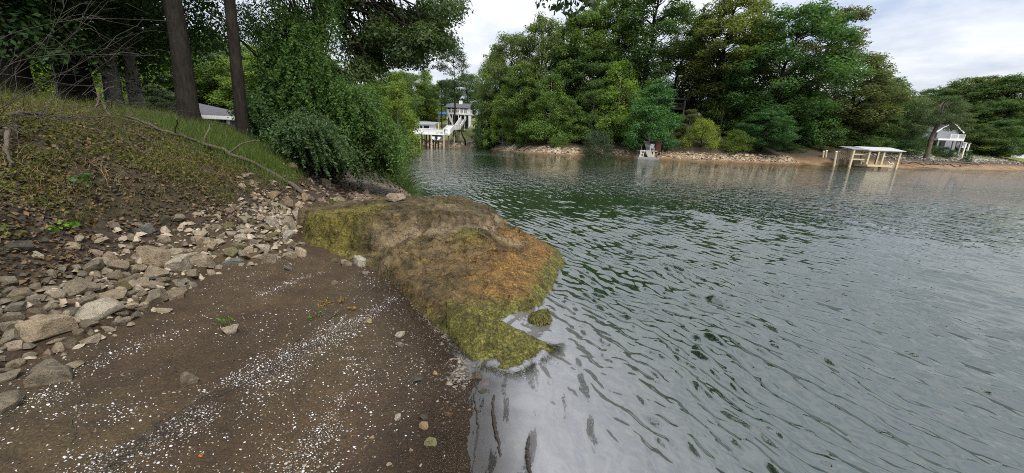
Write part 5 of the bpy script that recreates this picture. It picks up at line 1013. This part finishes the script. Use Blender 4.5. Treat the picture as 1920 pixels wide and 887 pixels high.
    # boat on its lift
    c = at_y(821.5, 262, Y+2.4); b = thing('motorboat', 'white motorboat with black outboard hanging on the lift under the boathouse', 'boat', (c[0], Y+2.4, c[2])); cx, cz = c[0], c[2]+.2; m = MB(); st = [(-2.6, 1.0, 0), (-1.2, 1.1, 0), (.8, 1.0, .05), (2.0, .65, .15), (2.9, .05, .35)]; V = []
    for dy, hw, dz in st: V += [(cx-hw, Y+2.6+dy, cz+.42+dz), (cx-hw*.8, Y+2.6+dy, cz-.1+dz), (cx, Y+2.6+dy, cz-.42+dz), (cx+hw*.8, Y+2.6+dy, cz-.1+dz), (cx+hw, Y+2.6+dy, cz+.42+dz)]
    f = [[i*5+j, i*5+j+1, i*5+j+6, i*5+j+5] for i in range(4) for j in range(4)]+[[i*5+4, i*5, i*5+5, i*5+9] for i in range(4)]; m.add(V, f); m.add(V[:5], [[0, 1, 2, 3, 4]]); m.build('hull', M_HULL, b)
    m = MB(); m.box((cx, Y+2.6+.6, cz+.62), (1.5, 1.2, .35)); m.box((cx+.1, Y+2.6+.9, cz+1.0), (.25, .1, .6)); m.build('console', M_HULL, b); m = MB(); m.box((cx+.1, Y-.15, cz+.35), (.5, .5, .6)); m.box((cx+.1, Y-.15, cz-.5), (.22, .3, 1.2)); m.box((cx+.1, Y-.1, cz-1.05), (.1, .55, .12)); m.build('outboard_motor', M_BLACK, b); m = MB(); m.box((cx-1.2, Y+2.6, cz-.1), (.12, 3.5, .25)); m.box((cx, Y+.1, cz+.75), (2.0, .1, .5)); m.build('bimini_cover', M_BLACK, b)
    l = thing('boat_lift', 'dark boat lift frame under the motorboat', 'boat lift', (cx, Y+2, 0)); m = MB(); m.beam((cx-1.4, Y+1.2, cz-.65), (cx+1.2, Y+1.2, cz-.65), .2, .2); m.beam((cx-1.4, Y+4.2, cz-.65), (cx+1.2, Y+4.2, cz-.65), .2, .2); m.build('cradle', M_DARKW, l); m = MB()
    for sx in (-1.3, 1.1): m.beam((cx+sx, Y+1.2, -.3), (cx+sx, Y+1.2, cz-.7), .14, .14); m.beam((cx+sx, Y+4.2, -.3), (cx+sx, Y+4.2, cz-.7), .14, .14)
    m.build('frame', M_DARKW, l)
left_boathouse()
def gable(m, x0, x1, y0, y1, ze, zr, ov=.4, th=.18, axis='x'):
    if axis == 'x': ym = (y0+y1)/2; P = [(x0-ov, y0-ov), (x1+ov, y0-ov), (x1+ov, ym), (x0-ov, ym), (x1+ov, y1+ov), (x0-ov, y1+ov)]; Z = [ze-.15, ze-.15, zr, zr, ze-.15, ze-.15]
    else: xm = (x0+x1)/2; P = [(x0-ov, y0-ov), (x0-ov, y1+ov), (xm, y1+ov), (xm, y0-ov), (x1+ov, y1+ov), (x1+ov, y0-ov)]; Z = [ze-.15, ze-.15, zr, zr, ze-.15, ze-.15]
    V = [(*p, z) for p, z in zip(P, Z)]+[(*p, z+th) for p, z in zip(P, Z)]
    f = [[6,7,8,9],[9,8,10,11],[0,3,2,1],[3,5,4,2],[0,1,7,6],[5,11,10,4],[0,6,9,3],[3,9,11,5],[1,2,8,7],[2,4,10,8]]; m.add(V, f)
def walls(m, x0, x1, y0, y1, z0, ze, zr, axis):
    m.box(((x0+x1)/2, (y0+y1)/2, (z0+ze)/2), (x1-x0, y1-y0, ze-z0))
    if axis == 'x':
        ym = (y0+y1)/2
        for x in (x0, x1): m.add([(x, y0, ze), (x, y1, ze), (x, ym, zr)], [[0, 1, 2]])
    else:
        xm = (x0+x1)/2
        for y in (y0, y1): m.add([(x0, y, ze), (x1, y, ze), (xm, y, zr)], [[0, 1, 2]])
def window(o, x, y, z, w, h, fm=None):
    m = MB(); m.box((x, y, z), (w+.24, .08, h+.24)); f = m.build('window', fm or M_WHITE, o); m = MB(); m.box((x, y-.03, z), (w, .08, h)); m.build('pane', M_GLASS, f)
def white_house():
    Y = 131.; g = lambda px, py, dy=0.: at_y(px, py, Y+dy); xl = g(838, 205)[0]; xr = g(880, 205)[0]; zd = g(855, 213.5)[2]; ze = g(860, 203)[2]; zr = g(860, 193)[2]; zg = tz((xl+xr)/2, Y)
    o = thing('house', 'white house with grey roof, deck and stairs at the top of the far lawn', 'house', (xl, Y, zg)); m = MB(); walls(m, xl+.3, xr-.3, Y, Y+8, zg-1.5, ze, zr, 'x'); m.build('wall', M_WHITE, o); m = MB(); gable(m, xl, xr, Y-1.6, Y+8, ze, zr); m.build('roof', M_SHING, o)
    m = MB(); m.box((g(862, 200)[0], Y+2.6, zr-.3), (1.0, 1.0, 2.4)); m.build('chimney', M_WHITE, o)
    m = MB(); x1 = g(887, 213)[0]; m.box(((xl+x1)/2, Y-1.7, zd-.2), (x1-xl, 3.4, .35)); m.build('deck', M_WHITE, o); m = MB(); railing(m, (g(844, 213)[0], Y-3.3, zd), (x1, Y-3.3, zd), 1.05); m.build('railing', M_WHITE, o)
    m = MB(); m.box(((xl+xr)/2, Y-.06, (zg+zd)/2-.6), (xr-xl-.8, .1, zd-zg)); m.build('under_deck', M_DARKW, o)
    posts(o, [((x, Y-3.2, zg-1.6), (x, Y-3.2, zd-.35)) for x in np.linspace(xl+.3, x1-.3, 5)], .18, M_WHITE); posts(o, [((x, Y-1.5, zd), (x, Y-1.5, ze-.2)) for x in np.linspace(xl+.3, xr-.3, 6)], .22, M_WHITE, 'porch_post')
    for px, w in ((841, .9), (846.5, 2.4), (853, 1.4), (868, 1.5), (873, 1.4)): c = at_y(px, 207.5, Y); window(o, c[0], Y-.06, c[2]-.1, w, 1.7)
    m = MB(); a = np.array([g(843, 213)[0], Y-3.9, zd]); b = np.array([g(856, 213)[0], Y-4.3, zg-.4]); m.beam(a, b, 1.1, .25); railing(m, a-(0, .6, 0), b-(0, .6, 0), 1.0); m.build('stairs', M_WHITE, o)
    p = g(832, 214, -3); z0 = tz(p[0], Y-3); u = thing('canopy', 'small blue canopy beside the deck of the white house', 'canopy', (p[0], Y-3, z0)); m = MB(); t = p[2]; x, y = p[0], Y-3; m.add([(x-1.6, y-1.4, t), (x+1.6, y-1.4, t), (x+1.6, y+1.4, t), (x-1.6, y+1.4, t), (x-.9, y, t+.7), (x+.9, y, t+.7), (x-1.6, y-1.4, t-.25), (x+1.6, y-1.4, t-.25)], [[0, 1, 5, 4], [2, 3, 4, 5], [6, 7, 1, 0]]); m.add([(x+1.6, y-1.4, t), (x+1.6, y+1.4, t), (x+.9, y, t+.7)], [[0, 1, 2]]); m.add([(x-1.6, y+1.4, t), (x-1.6, y-1.4, t), (x-.9, y, t+.7)], [[0, 1, 2]]); m.build('canvas', M_BLUE, u); posts(u, [((x+a, y+b_, z0-.2), (x+a, y+b_, t)) for a in (-1.5, 1.5) for b_ in (-1.3, 1.3)], .09, M_WHITE, 'leg')
white_house()
def grey_house():
    Y = 100.; g = lambda px, py, dy=0.: at_y(px, py, Y+dy); xa, xb = g(1757, 243)[0], g(1802, 247)[0]; ze = g(1780, 247)[2]; zr = g(1784, 230)[2]; zg = tz((xa+xb)/2, Y)
    o = thing('house', 'grey sided gable house with white deck and stairs among the right-hand trees', 'house', (xa, Y, zg)); m = MB(); walls(m, xa+.4, xb-.4, Y, Y+9, zg-2, ze, zr, 'y'); m.build('wall', M_GSID, o); m = MB(); gable(m, xa, xb, Y, Y+9, ze, zr+.1, .35, .12, 'y'); m.build('roof', M_SHING, o)
    m = MB(); xm = (xa+xb)/2; m.beam((xa-.4, Y-.42, ze-.2), (xm, Y-.42, zr+.12), .08, .3); m.beam((xm, Y-.42, zr+.12), (xb+.4, Y-.42, ze-.2), .08, .3); m.build('gable_trim', M_WHITE, o)
    xw = g(1715, 245)[0]; zw = g(1740, 246)[2]; zwr = g(1740, 231)[2]; m = MB(); walls(m, xw, xa+.3, Y+1, Y+8.6, zg-2, zw, zwr, 'x'); m.build('side_wall', M_GSID, o); m = MB(); gable(m, xw, xa+.3, Y+1, Y+8.6, zw, zwr, .4); m.build('side_roof', M_SHING, o)
    zd = g(1762, 261)[2]; x0, x1 = g(1727, 262)[0], g(1774, 262)[0]; m = MB(); m.box(((x0+x1)/2, Y-2, zd-.2), (x1-x0, 4, .4)); m.build('deck', M_WHITE, o); m = MB(); railing(m, (g(1749, 262)[0], Y-3.9, zd), (x1, Y-3.9, zd), 1.0); m.build('railing', M_WHITE, o)
    m = MB(); m.box(((x0+x1)/2+.3, Y-.1, (zd+zg)/2-.3), (x1-x0-1, .1, zd-zg)); m.build('under_deck', M_GSID, o)
    for px in (1738, 1751, 1763): c = g(px, 268); window(o, c[0], Y-.2, c[2], 1.5, 1.9)
    posts(o, [((x, Y-3.8, zg-1.8), (x, Y-3.8, zd-.4)) for x in np.linspace(x0+.3, x1-.3, 4)], .3, M_GSID)
    a = np.array([x1, Y-3.2, zd-.1]); b = g(1797, 275, -3.2); e = g(1804.5, 276.5, -3.2); 
    for s, t, n in ((a, b, 'stairs'), (b, e, 'stair_landing')):
        m = MB(); m.beam(s, t, 1.3, .3)
        for q in (-.65, .65): railing(m, s+(0, q, 0), t+(0, q, 0), 1.05)
        m.build(n, M_WHITE, o)
    posts(o, [((e[0]-.3, e[1], tz(e[0], e[1])-.4), e-(.3, 0, .1))], .25, M_DARKW)
    for px, py, lab in ((1808.5, 277, 'left white post by the foot of the deck stairs'), (1815.5, 277, 'right white post by the foot of the deck stairs')):
        p = g(px, py, -6); z = tz(p[0], p[1]); t = thing('white_post', lab, 'post', (p[0], p[1], z)); m = MB(); m.beam((p[0], p[1], z-.3), (p[0], p[1], g(px, 270, -6)[2]), .22, .22, (0, 1, 0)); m.build('post', M_WHITE, t); m = MB(); m.box((p[0], p[1], g(px, 269, -6)[2]+.06), (.4, .4, .1)); m.build('cap', M_WHITE, t)
    p = at_y(1906, 285, 108); z = tz(p[0], 108); s = thing('shed', 'small white shed with a dark window at the right edge', 'shed', (p[0], 108, z)); x0, x1 = at_y(1899, 285, 108)[0], at_y(1928, 285, 108)[0]; zt = at_y(1910, 279, 108)[2]; m = MB(); m.box(((x0+x1)/2, 110, (z-1+zt)/2), (x1-x0, 4, zt-z+1)); m.build('wall', M_WHITE, s); m = MB(); m.box(((x0+x1)/2, 110, zt+.12), (x1-x0+.7, 4.8, .24)); m.build('roof', M_GSID, s); c = at_y(1915, 283, 108); window(s, c[0], 107.95, c[2], 1.6, .8)
grey_house()
def boat_dock():
    Y = 66.; g = lambda px, py, dy=0.: at_y(px, py, Y+dy); D = 5.2
    o = thing('boat_dock', 'open boat dock with pale metal roof on timber posts at the right shore', 'boat dock', (g(1640, 314)[0], Y, 0)); xa, xb = g(1629, 283)[0], g(1692, 283)[0]; zf = g(1660, 283.5)[2]; zr = zf+.55
    m = MB(); gable(m, xa, xb, Y, Y+D, zf+.15, zr, .35, .1); m.build('roof', M_METAL, o); xl = g(1596, 283)[0]; m = MB(); V = [(xl, Y-.2, zf+.05), (xa+.2, Y-.2, zf+.05), (xa+.2, Y+3.2, zf+.5), (xl+.4, Y+3.2, zf+.5)]; m.add(V+[(a, b, c+.1) for a, b, c in V], [[0,3,2,1],[4,5,6,7],[0,1,5,4],[1,2,6,5],[2,3,7,6],[3,0,4,7]]); m.build('lean_to_roof', M_GSID, o)
    fr = [1597, 1627, 1654.5, 1685]; P = []
    for px in fr: x = g(px, 298)[0]; P.append(((x-.12, Y, -.6), (x+.05, Y, zf+.1)))
    P += [((g(px, 298)[0]-.1, Y+D-.4, -.4), (g(px, 298)[0]+.05, Y+D-.4, zf+.1)) for px in (1632, 1662, 1694)]; posts(o, P, .27, M_TREAT)
    m = MB(); x0, x1 = g(1597, 290)[0], g(1627, 290)[0]; z1, z2 = g(1612, 289.5)[2], g(1612, 299)[2]
    for z in (z1, z2): m.beam((x0, Y+.25, z), (x1, Y+.25, z), .1, .22)
    for k in range(7): x = x0+(x1-x0)*(k+.5)/7; m.beam((x, Y+2.4, z2-.1), (x, Y+2.4, z1+.1), .1, .1, (0, 1, 0))
    m.beam((x0, Y+2.4, z1), (x1, Y+2.4, z1), .1, .2); m.beam((x0, Y+2.4, z2), (x1, Y+2.4, z2), .1, .2); m.build('cross_rail', M_TREAT, o); m = MB(); m.beam((xa, Y, zf), (xb, Y, zf), .12, .26); m.beam((xa, Y+D-.4, zf), (xb, Y+D-.4, zf), .12, .26); m.build('roof_beam', M_TREAT, o)
    da, db = g(1619, 312)[0], g(1665, 312)[0]; m = MB(); m.box(((da+db)/2, Y+.6, .38), (db-da, 2.6, .32)); m.build('dock_platform', M_TREAT, o)
    x = g(1630, 300)[0]; m = MB()
    for q in (-.35, .35): m.beam((x+q, Y+1, .5), (x+q, Y+1, 1.9), .12, .12, (0, 1, 0))
    for z in (.9, 1.3, 1.75): m.beam((x-.4, Y+1, z), (x+.4, Y+1, z), .1, .1)
    m.build('steps', M_TREAT, o)
    x = g(1673, 310)[0]; l = thing('swim_ladder', 'small white metal ladder beside the platform of the boat dock', 'ladder', (x, Y+.2, 0)); m = MB()
    for q in (-.3, .3): m.tube([(x+q, Y+.2, -.5), (x+q, Y+.2, .9), (x+q, Y+.6, 1.1), (x+q, Y+1, .7)], .05, 6)
    m.build('rail', M_WHITE, l); m = MB()
    for z in (.1, .45, .8): m.beam((x-.3, Y+.2, z), (x+.3, Y+.2, z), .07, .05)
    m.build('rung', M_WHITE, l)
    for px, yb, yt, dy, lab in ((1567.5, 314, 285.5, 0, 'front taller mooring post left of the boat dock'), (1573, 303, 285.5, 3.5, 'rear mooring post close behind the front taller one'), (1543.5, 297, 284.5, 7, 'left of the two short posts at the back of the stony beach'), (1549, 297, 283, 7, 'right of the two short posts at the back of the stony beach')):
        a = g(px-1, 300, dy); b = g(px+.8, yt, dy); z0 = min(-.3, tz(a[0], a[1])-.3); t = thing('mooring_post', lab, 'post', (a[0], Y+dy, z0)); m = MB(); m.tube([(a[0], Y+dy, z0), (b[0], Y+dy, b[2])], [.17, .15], 8); m.build('shaft', M_TREAT, t); m = MB(); m.tube([(b[0], Y+dy, b[2]), (b[0], Y+dy, b[2]+.1)], .18, 8); m.build('cap', M_WHITE, t)
    r = np.random.default_rng(161)
    for k, (pp, lab) in enumerate([([(1690,306),(1730,303),(1770,310)], 'long bare driftwood log slanting down the beach right of the boat dock'), ([(1735,308),(1790,312),(1835,310)], 'pale driftwood log lying along the water right of the longest one'), ([(1700,312),(1725,305),(1735,302)], 'short driftwood limb propped on the longest log'), ([(1800,311),(1850,305)], 'thin driftwood limb on the orange beach toward the right edge'), ([(1750,304),(1762,309),(1800,313)], 'dark driftwood branch across the other logs'), ([(945,283),(968,276),(1000,276)], 'bare driftwood trunk on the left riprap beach')]):
        P = np.array([at_y(x, y, Y+8+(k % 3) if x > 1500 else 88.) for x, y in pp]); P[:, 2] = np.maximum(P[:, 2], terrain(P[:, 0], P[:, 1])+.1); t = thing('driftwood_log', lab, 'driftwood', P[0]); m = MB(); limb(m, P[0], P[-1], .17, .07, r, .01, 5, 7); m.build('stem', M_DEAD, t, True)
        m = MB()
        for _ in range(5): a = P[0]+(P[-1]-P[0])*r.uniform(.1, .9); limb(m, a, a+np.array([r.normal(0, 1.2), r.normal(0, .5), r.uniform(.05, .5)]), .05, .02, r, .1, 4, 5)
        m.build('side_branch', M_DEAD, t, True)
boat_dock()
def float_dock():
    Y = 66.5; g = lambda px, py, dy=0.: at_y(px, py, Y+dy); x0, x1 = g(1196, 297)[0], g(1236, 297)[0]
    o = thing('floating_dock', 'small grey floating dock with ramp and platform under the deep green maple', 'dock', ((x0+x1)/2, Y, 0)); m = MB(); m.box(((x0+x1)/2, Y+1, .12), (x1-x0, 2, .35)); m.build('float', M_OLDW, o)
    zp = g(1230, 283)[2]; m = MB(); a = np.array([g(1224, 296)[0], Y+1, .3]); b = np.array([g(1231, 282)[0], Y+4.5, zp]); m.beam(a, b, .95, .12); m.build('ramp', M_OLDW, o); m = MB(); px0, px1 = g(1216, 283)[0], g(1250, 283)[0]; m.box(((px0+px1)/2, Y+5.4, zp-.1), (px1-px0, 2.2, .2)); m.build('platform', M_OLDW, o)
    posts(o, [((x, Y+4.5, -.5), (x, Y+4.5, zp-.2)) for x in (px0+.2, g(1244, 283)[0])], .28, M_TREAT); m = MB(); m.beam((px0, Y+4.4, zp+.9), (g(1208, 292)[0], Y+1.2, .9), .08, .08); m.beam((px0, Y+4.4, zp-.4), (g(1208, 294)[0], Y+1.2, .5), .08, .08); m.build('handrail', M_DARKW, o)
    m = MB(); a = np.array([g(1240, 281)[0], Y+6, zp+.05]); b = np.array([g(1249, 270)[0], Y+10, zp+1.6]); m.beam(a, b, 1., .12); m.build('upper_ramp', M_OLDW, o)
    m = MB(); lx = g(1205, 290)[0]; zt = g(1205, 281)[2]
    for q in (-.3, .3): m.beam((lx+q-.1, Y+.4, .2), (lx+q+.1, Y+.5, zt), .045, .045, (0, 1, 0))
    for k in range(5): z = .4+(zt-.5)*k/4; m.beam((lx-.35, Y+.42, z), (lx+.35, Y+.42, z), .06, .045)
    m.build('ladder', M_WHITE, o)
    c = g(1222, 280, 5.4); x, z = c[0], zp; t = thing('deck_chair', 'white slatted deck chair on the platform of the floating dock', 'chair', (x, Y+5.4, z)); m = MB(); m.box((x, Y+5.4, z+.42), (.55, .6, .06)); m.build('seat', M_WHITE, t); m = MB(); m.beam((x+.1, Y+5.75, z+.4), (x+.35, Y+6.2, z+1.15), .65, .06); m.build('backrest', M_WHITE, t); posts(t, [((x+a, Y+5.4+b, z), (x+a, Y+5.4+b, z+.4)) for a in (-.3, .3) for b in (-.3, .3)], .08, M_WHITE, 'leg')
    m = MB()
    for a in (-.38, .38): m.box((x+a, Y+5.4, z+.63), (.1, .8, .05))
    m.build('arm', M_WHITE, t)
    xa, xb = g(1229, 274, 6)[0], g(1239, 274, 6)[0]; t = thing('storage_box', 'dark red upright board box on the platform of the floating dock', 'box', ((xa+xb)/2, Y+6.1, zp)); zt = g(1234, 268, 6)[2]; m = MB(); m.box(((xa+xb)/2, Y+6.1, (zp+zt)/2), (xb-xa, .5, zt-zp)); m.build('body', M_RED, t); m = MB(); m.box(((xa+xb)/2, Y+6.1, zt+.04), (xb-xa+.12, .62, .08)); m.build('lid', M_RED, t)
    p = g(1246, 272, 9); t = thing('lamp_post', 'white lamp post at the top of the dock ramp', 'lamp', (p[0], Y+9, zp+.9)); m = MB(); m.tube([(p[0], Y+9, zp+.6), (p[0], Y+9, zp+1.9)], .12, 8); m.build('post', M_WHITE, t); m = MB(); m.tube([(p[0], Y+9, zp+1.9), (p[0], Y+9, zp+2.05), (p[0], Y+9, zp+2.4)], [.12, .28, .2], 8); m.build('lamp_head', M_WHITE, t)
float_dock()
def cabin():
    Y = 92.; g = lambda px, py, dy=0.: at_y(px, py, Y+dy); x0, x1 = g(1256, 195)[0], g(1276, 195)[0]; z0 = g(1266, 204)[2]; z1 = g(1266, 189)[2]; zg = tz((x0+x1)/2, Y)
    o = thing('cabin', 'dark cabin porch with pale windows half hidden high in the trees of the point', 'cabin', (x0, Y, zg)); m = MB(); m.box(((x0+x1)/2-2, Y+4, (z0+z1)/2), (x1-x0+4, 6, z1-z0)); m.build('wall', M_DARKW, o); m = MB(); m.box(((x0+x1)/2-2, Y+2.2, z1+.2), (x1-x0+5, 8.4, .35)); m.build('roof', M_SHING, o); m = MB(); m.box(((x0+x1)/2-2, Y-.2, z0-.15), (x1-x0+5, 3, .3)); m.build('deck', M_DARKW, o)
    for px in (1261, 1266, 1270): c = g(px, 195); m = MB(); m.box((c[0], Y+.95, c[2]), (.6, .08, 1.5)); f = m.build('window', M_WHITE, o); m = MB(); m.box((c[0], Y+.92, c[2]), (.45, .06, 1.3)); m.build('pane', M_GSID, f)
    posts(o, [((x, Y-1.5, zg-2), (x, Y-1.5, z1)) for x in (x1+.3, x0-2)], .3, M_OLDW); m = MB(); railing(m, (x0-2, Y-1.6, z0), (x1+.3, Y-1.6, z0), 1.); m.build('railing', M_DARKW, o)
cabin()
def pavilion():
    Y = 25.; ap = at_y(370, 193, Y+1); e = at_y(432, 221.5, Y-1.4); zg = tz(ap[0]-2, Y); o = thing('pavilion', 'low building with dark shingle roof and white fascia beyond the bank', 'building', (ap[0], Y, zg)); x0 = ap[0]-3.2; ze = e[2]+.1; m = MB(); x1 = e[0]; ym = Y+1.2
    m.add([(x0, Y-1.4, ze), (x1, Y-1.4, ze), (x1, Y+4, ze), (x0, Y+4, ze), (ap[0]-1.6, ym, ap[2]), (ap[0]-.1, ym, ap[2])], [[0, 1, 5, 4], [2, 3, 4, 5]]); m.add([(x1, Y-1.4, ze), (x1, Y+4, ze), (ap[0]-.1, ym, ap[2])], [[0, 1, 2]]); m.add([(x0, Y+4, ze), (x0, Y-1.4, ze), (ap[0]-1.6, ym, ap[2])], [[0, 1, 2]]); m.build('roof', M_SHING, o)
    m = MB(); m.box(((x0+x1)/2, Y-1.42, ze-.09), (x1-x0+.1, .06, .2)); m.box((x1+.02, Y+1.3, ze-.09), (.06, 5.4, .2)); m.build('fascia', M_WHITE, o); m = MB(); m.box(((x0+x1)/2-.2, Y+1.5, (zg+ze)/2-.3), (x1-x0-1.2, 4.2, ze-zg+.2)); m.build('wall', M_GSID, o); posts(o, [((x1-.3, Y-1.2, zg-.5), (x1-.3, Y-1.2, ze-.2))], .12, M_WHITE); c = at_y(395, 224, Y-.7); window(o, c[0], Y-.64, ze-.8, .9, .7)
pavilion()

# ------------------------------------------------------------------ sky and sun
SUN_EL, SUN_AZ = radians(52), radians(150)     # azimuth clockwise from +Y: high on the right, a little behind
wd = bpy.data.worlds.new('World'); S.world = wd; wd.use_nodes = True; nt = wd.node_tree; nt.nodes.clear()
out = nt.nodes.new('ShaderNodeOutputWorld'); bg = nt.nodes.new('ShaderNodeBackground'); bg.inputs['Strength'].default_value = .1
sky = nt.nodes.new('ShaderNodeTexSky'); sky.sky_type = 'NISHITA'; sky.sun_disc = False; sky.sun_elevation = SUN_EL; sky.sun_rotation = SUN_AZ
tc = nt.nodes.new('ShaderNodeTexCoord'); sp = nt.nodes.new('ShaderNodeSeparateXYZ'); nt.links.new(tc.outputs['Generated'], sp.inputs[0])
zz = math_(nt, 'MAXIMUM', sp.outputs[2], 0.0); den = math_(nt, 'ADD', zz, .16)
cb_ = nt.nodes.new('ShaderNodeCombineXYZ'); nt.links.new(math_(nt, 'DIVIDE', sp.outputs[0], den), cb_.inputs[0]); nt.links.new(math_(nt, 'DIVIDE', sp.outputs[1], den), cb_.inputs[1])
n1 = noise(nt, .75, 7, .55, cb_.outputs[0]); n1.inputs['Distortion'].default_value = .6; n2 = noise(nt, 1.7, 6, .6, cb_.outputs[0])
cl = ramp(nt, n1.outputs['Fac'], [(.34, (4.2, 4.8, 6.0)), (.48, (5.7, 6.15, 6.9)), (.62, (7.9, 8.0, 8.1))])
cl = mix(nt, .45, cl, ramp(nt, n2.outputs['Fac'], [(.36, (3.6, 4.3, 5.7)), (.6, (8.6, 8.6, 8.6))]))
gain = math_(nt, 'ADD', .58, math_(nt, 'MULTIPLY', zz, .85)); cl = mix(nt, 1.0, cl, gain, 'MULTIPLY')
cov = ramp(nt, n1.outputs['Fac'], [(.28, (.72, .72, .72)), (.42, (.97, .97, .97))])
fin = mix(nt, cov, sky.outputs[0], cl); nt.links.new(fin, bg.inputs['Color']); nt.links.new(bg.outputs[0], out.inputs[0])
sl = bpy.data.lights.new('sun', 'SUN'); sl.energy = 2.7; sl.angle = radians(14); sl.color = (1, .96, .9); so = bpy.data.objects.new('sun', sl); COL.objects.link(so)
d = Vector((sin(SUN_AZ)*cos(SUN_EL), cos(SUN_AZ)*cos(SUN_EL), sin(SUN_EL))); so.rotation_euler = d.to_track_quat('Z', 'Y').to_euler()
S.view_settings.view_transform = 'Standard'; S.view_settings.look = 'None'; S.view_settings.gamma = 1; S.view_settings.use_curve_mapping = False; S.view_settings.exposure = 0.9
S.cycles.max_bounces = 8; S.cycles.diffuse_bounces = 5; S.cycles.glossy_bounces = 3; S.cycles.transmission_bounces = 4; S.cycles.use_denoising = False; S.cycles.filter_width = 1.0
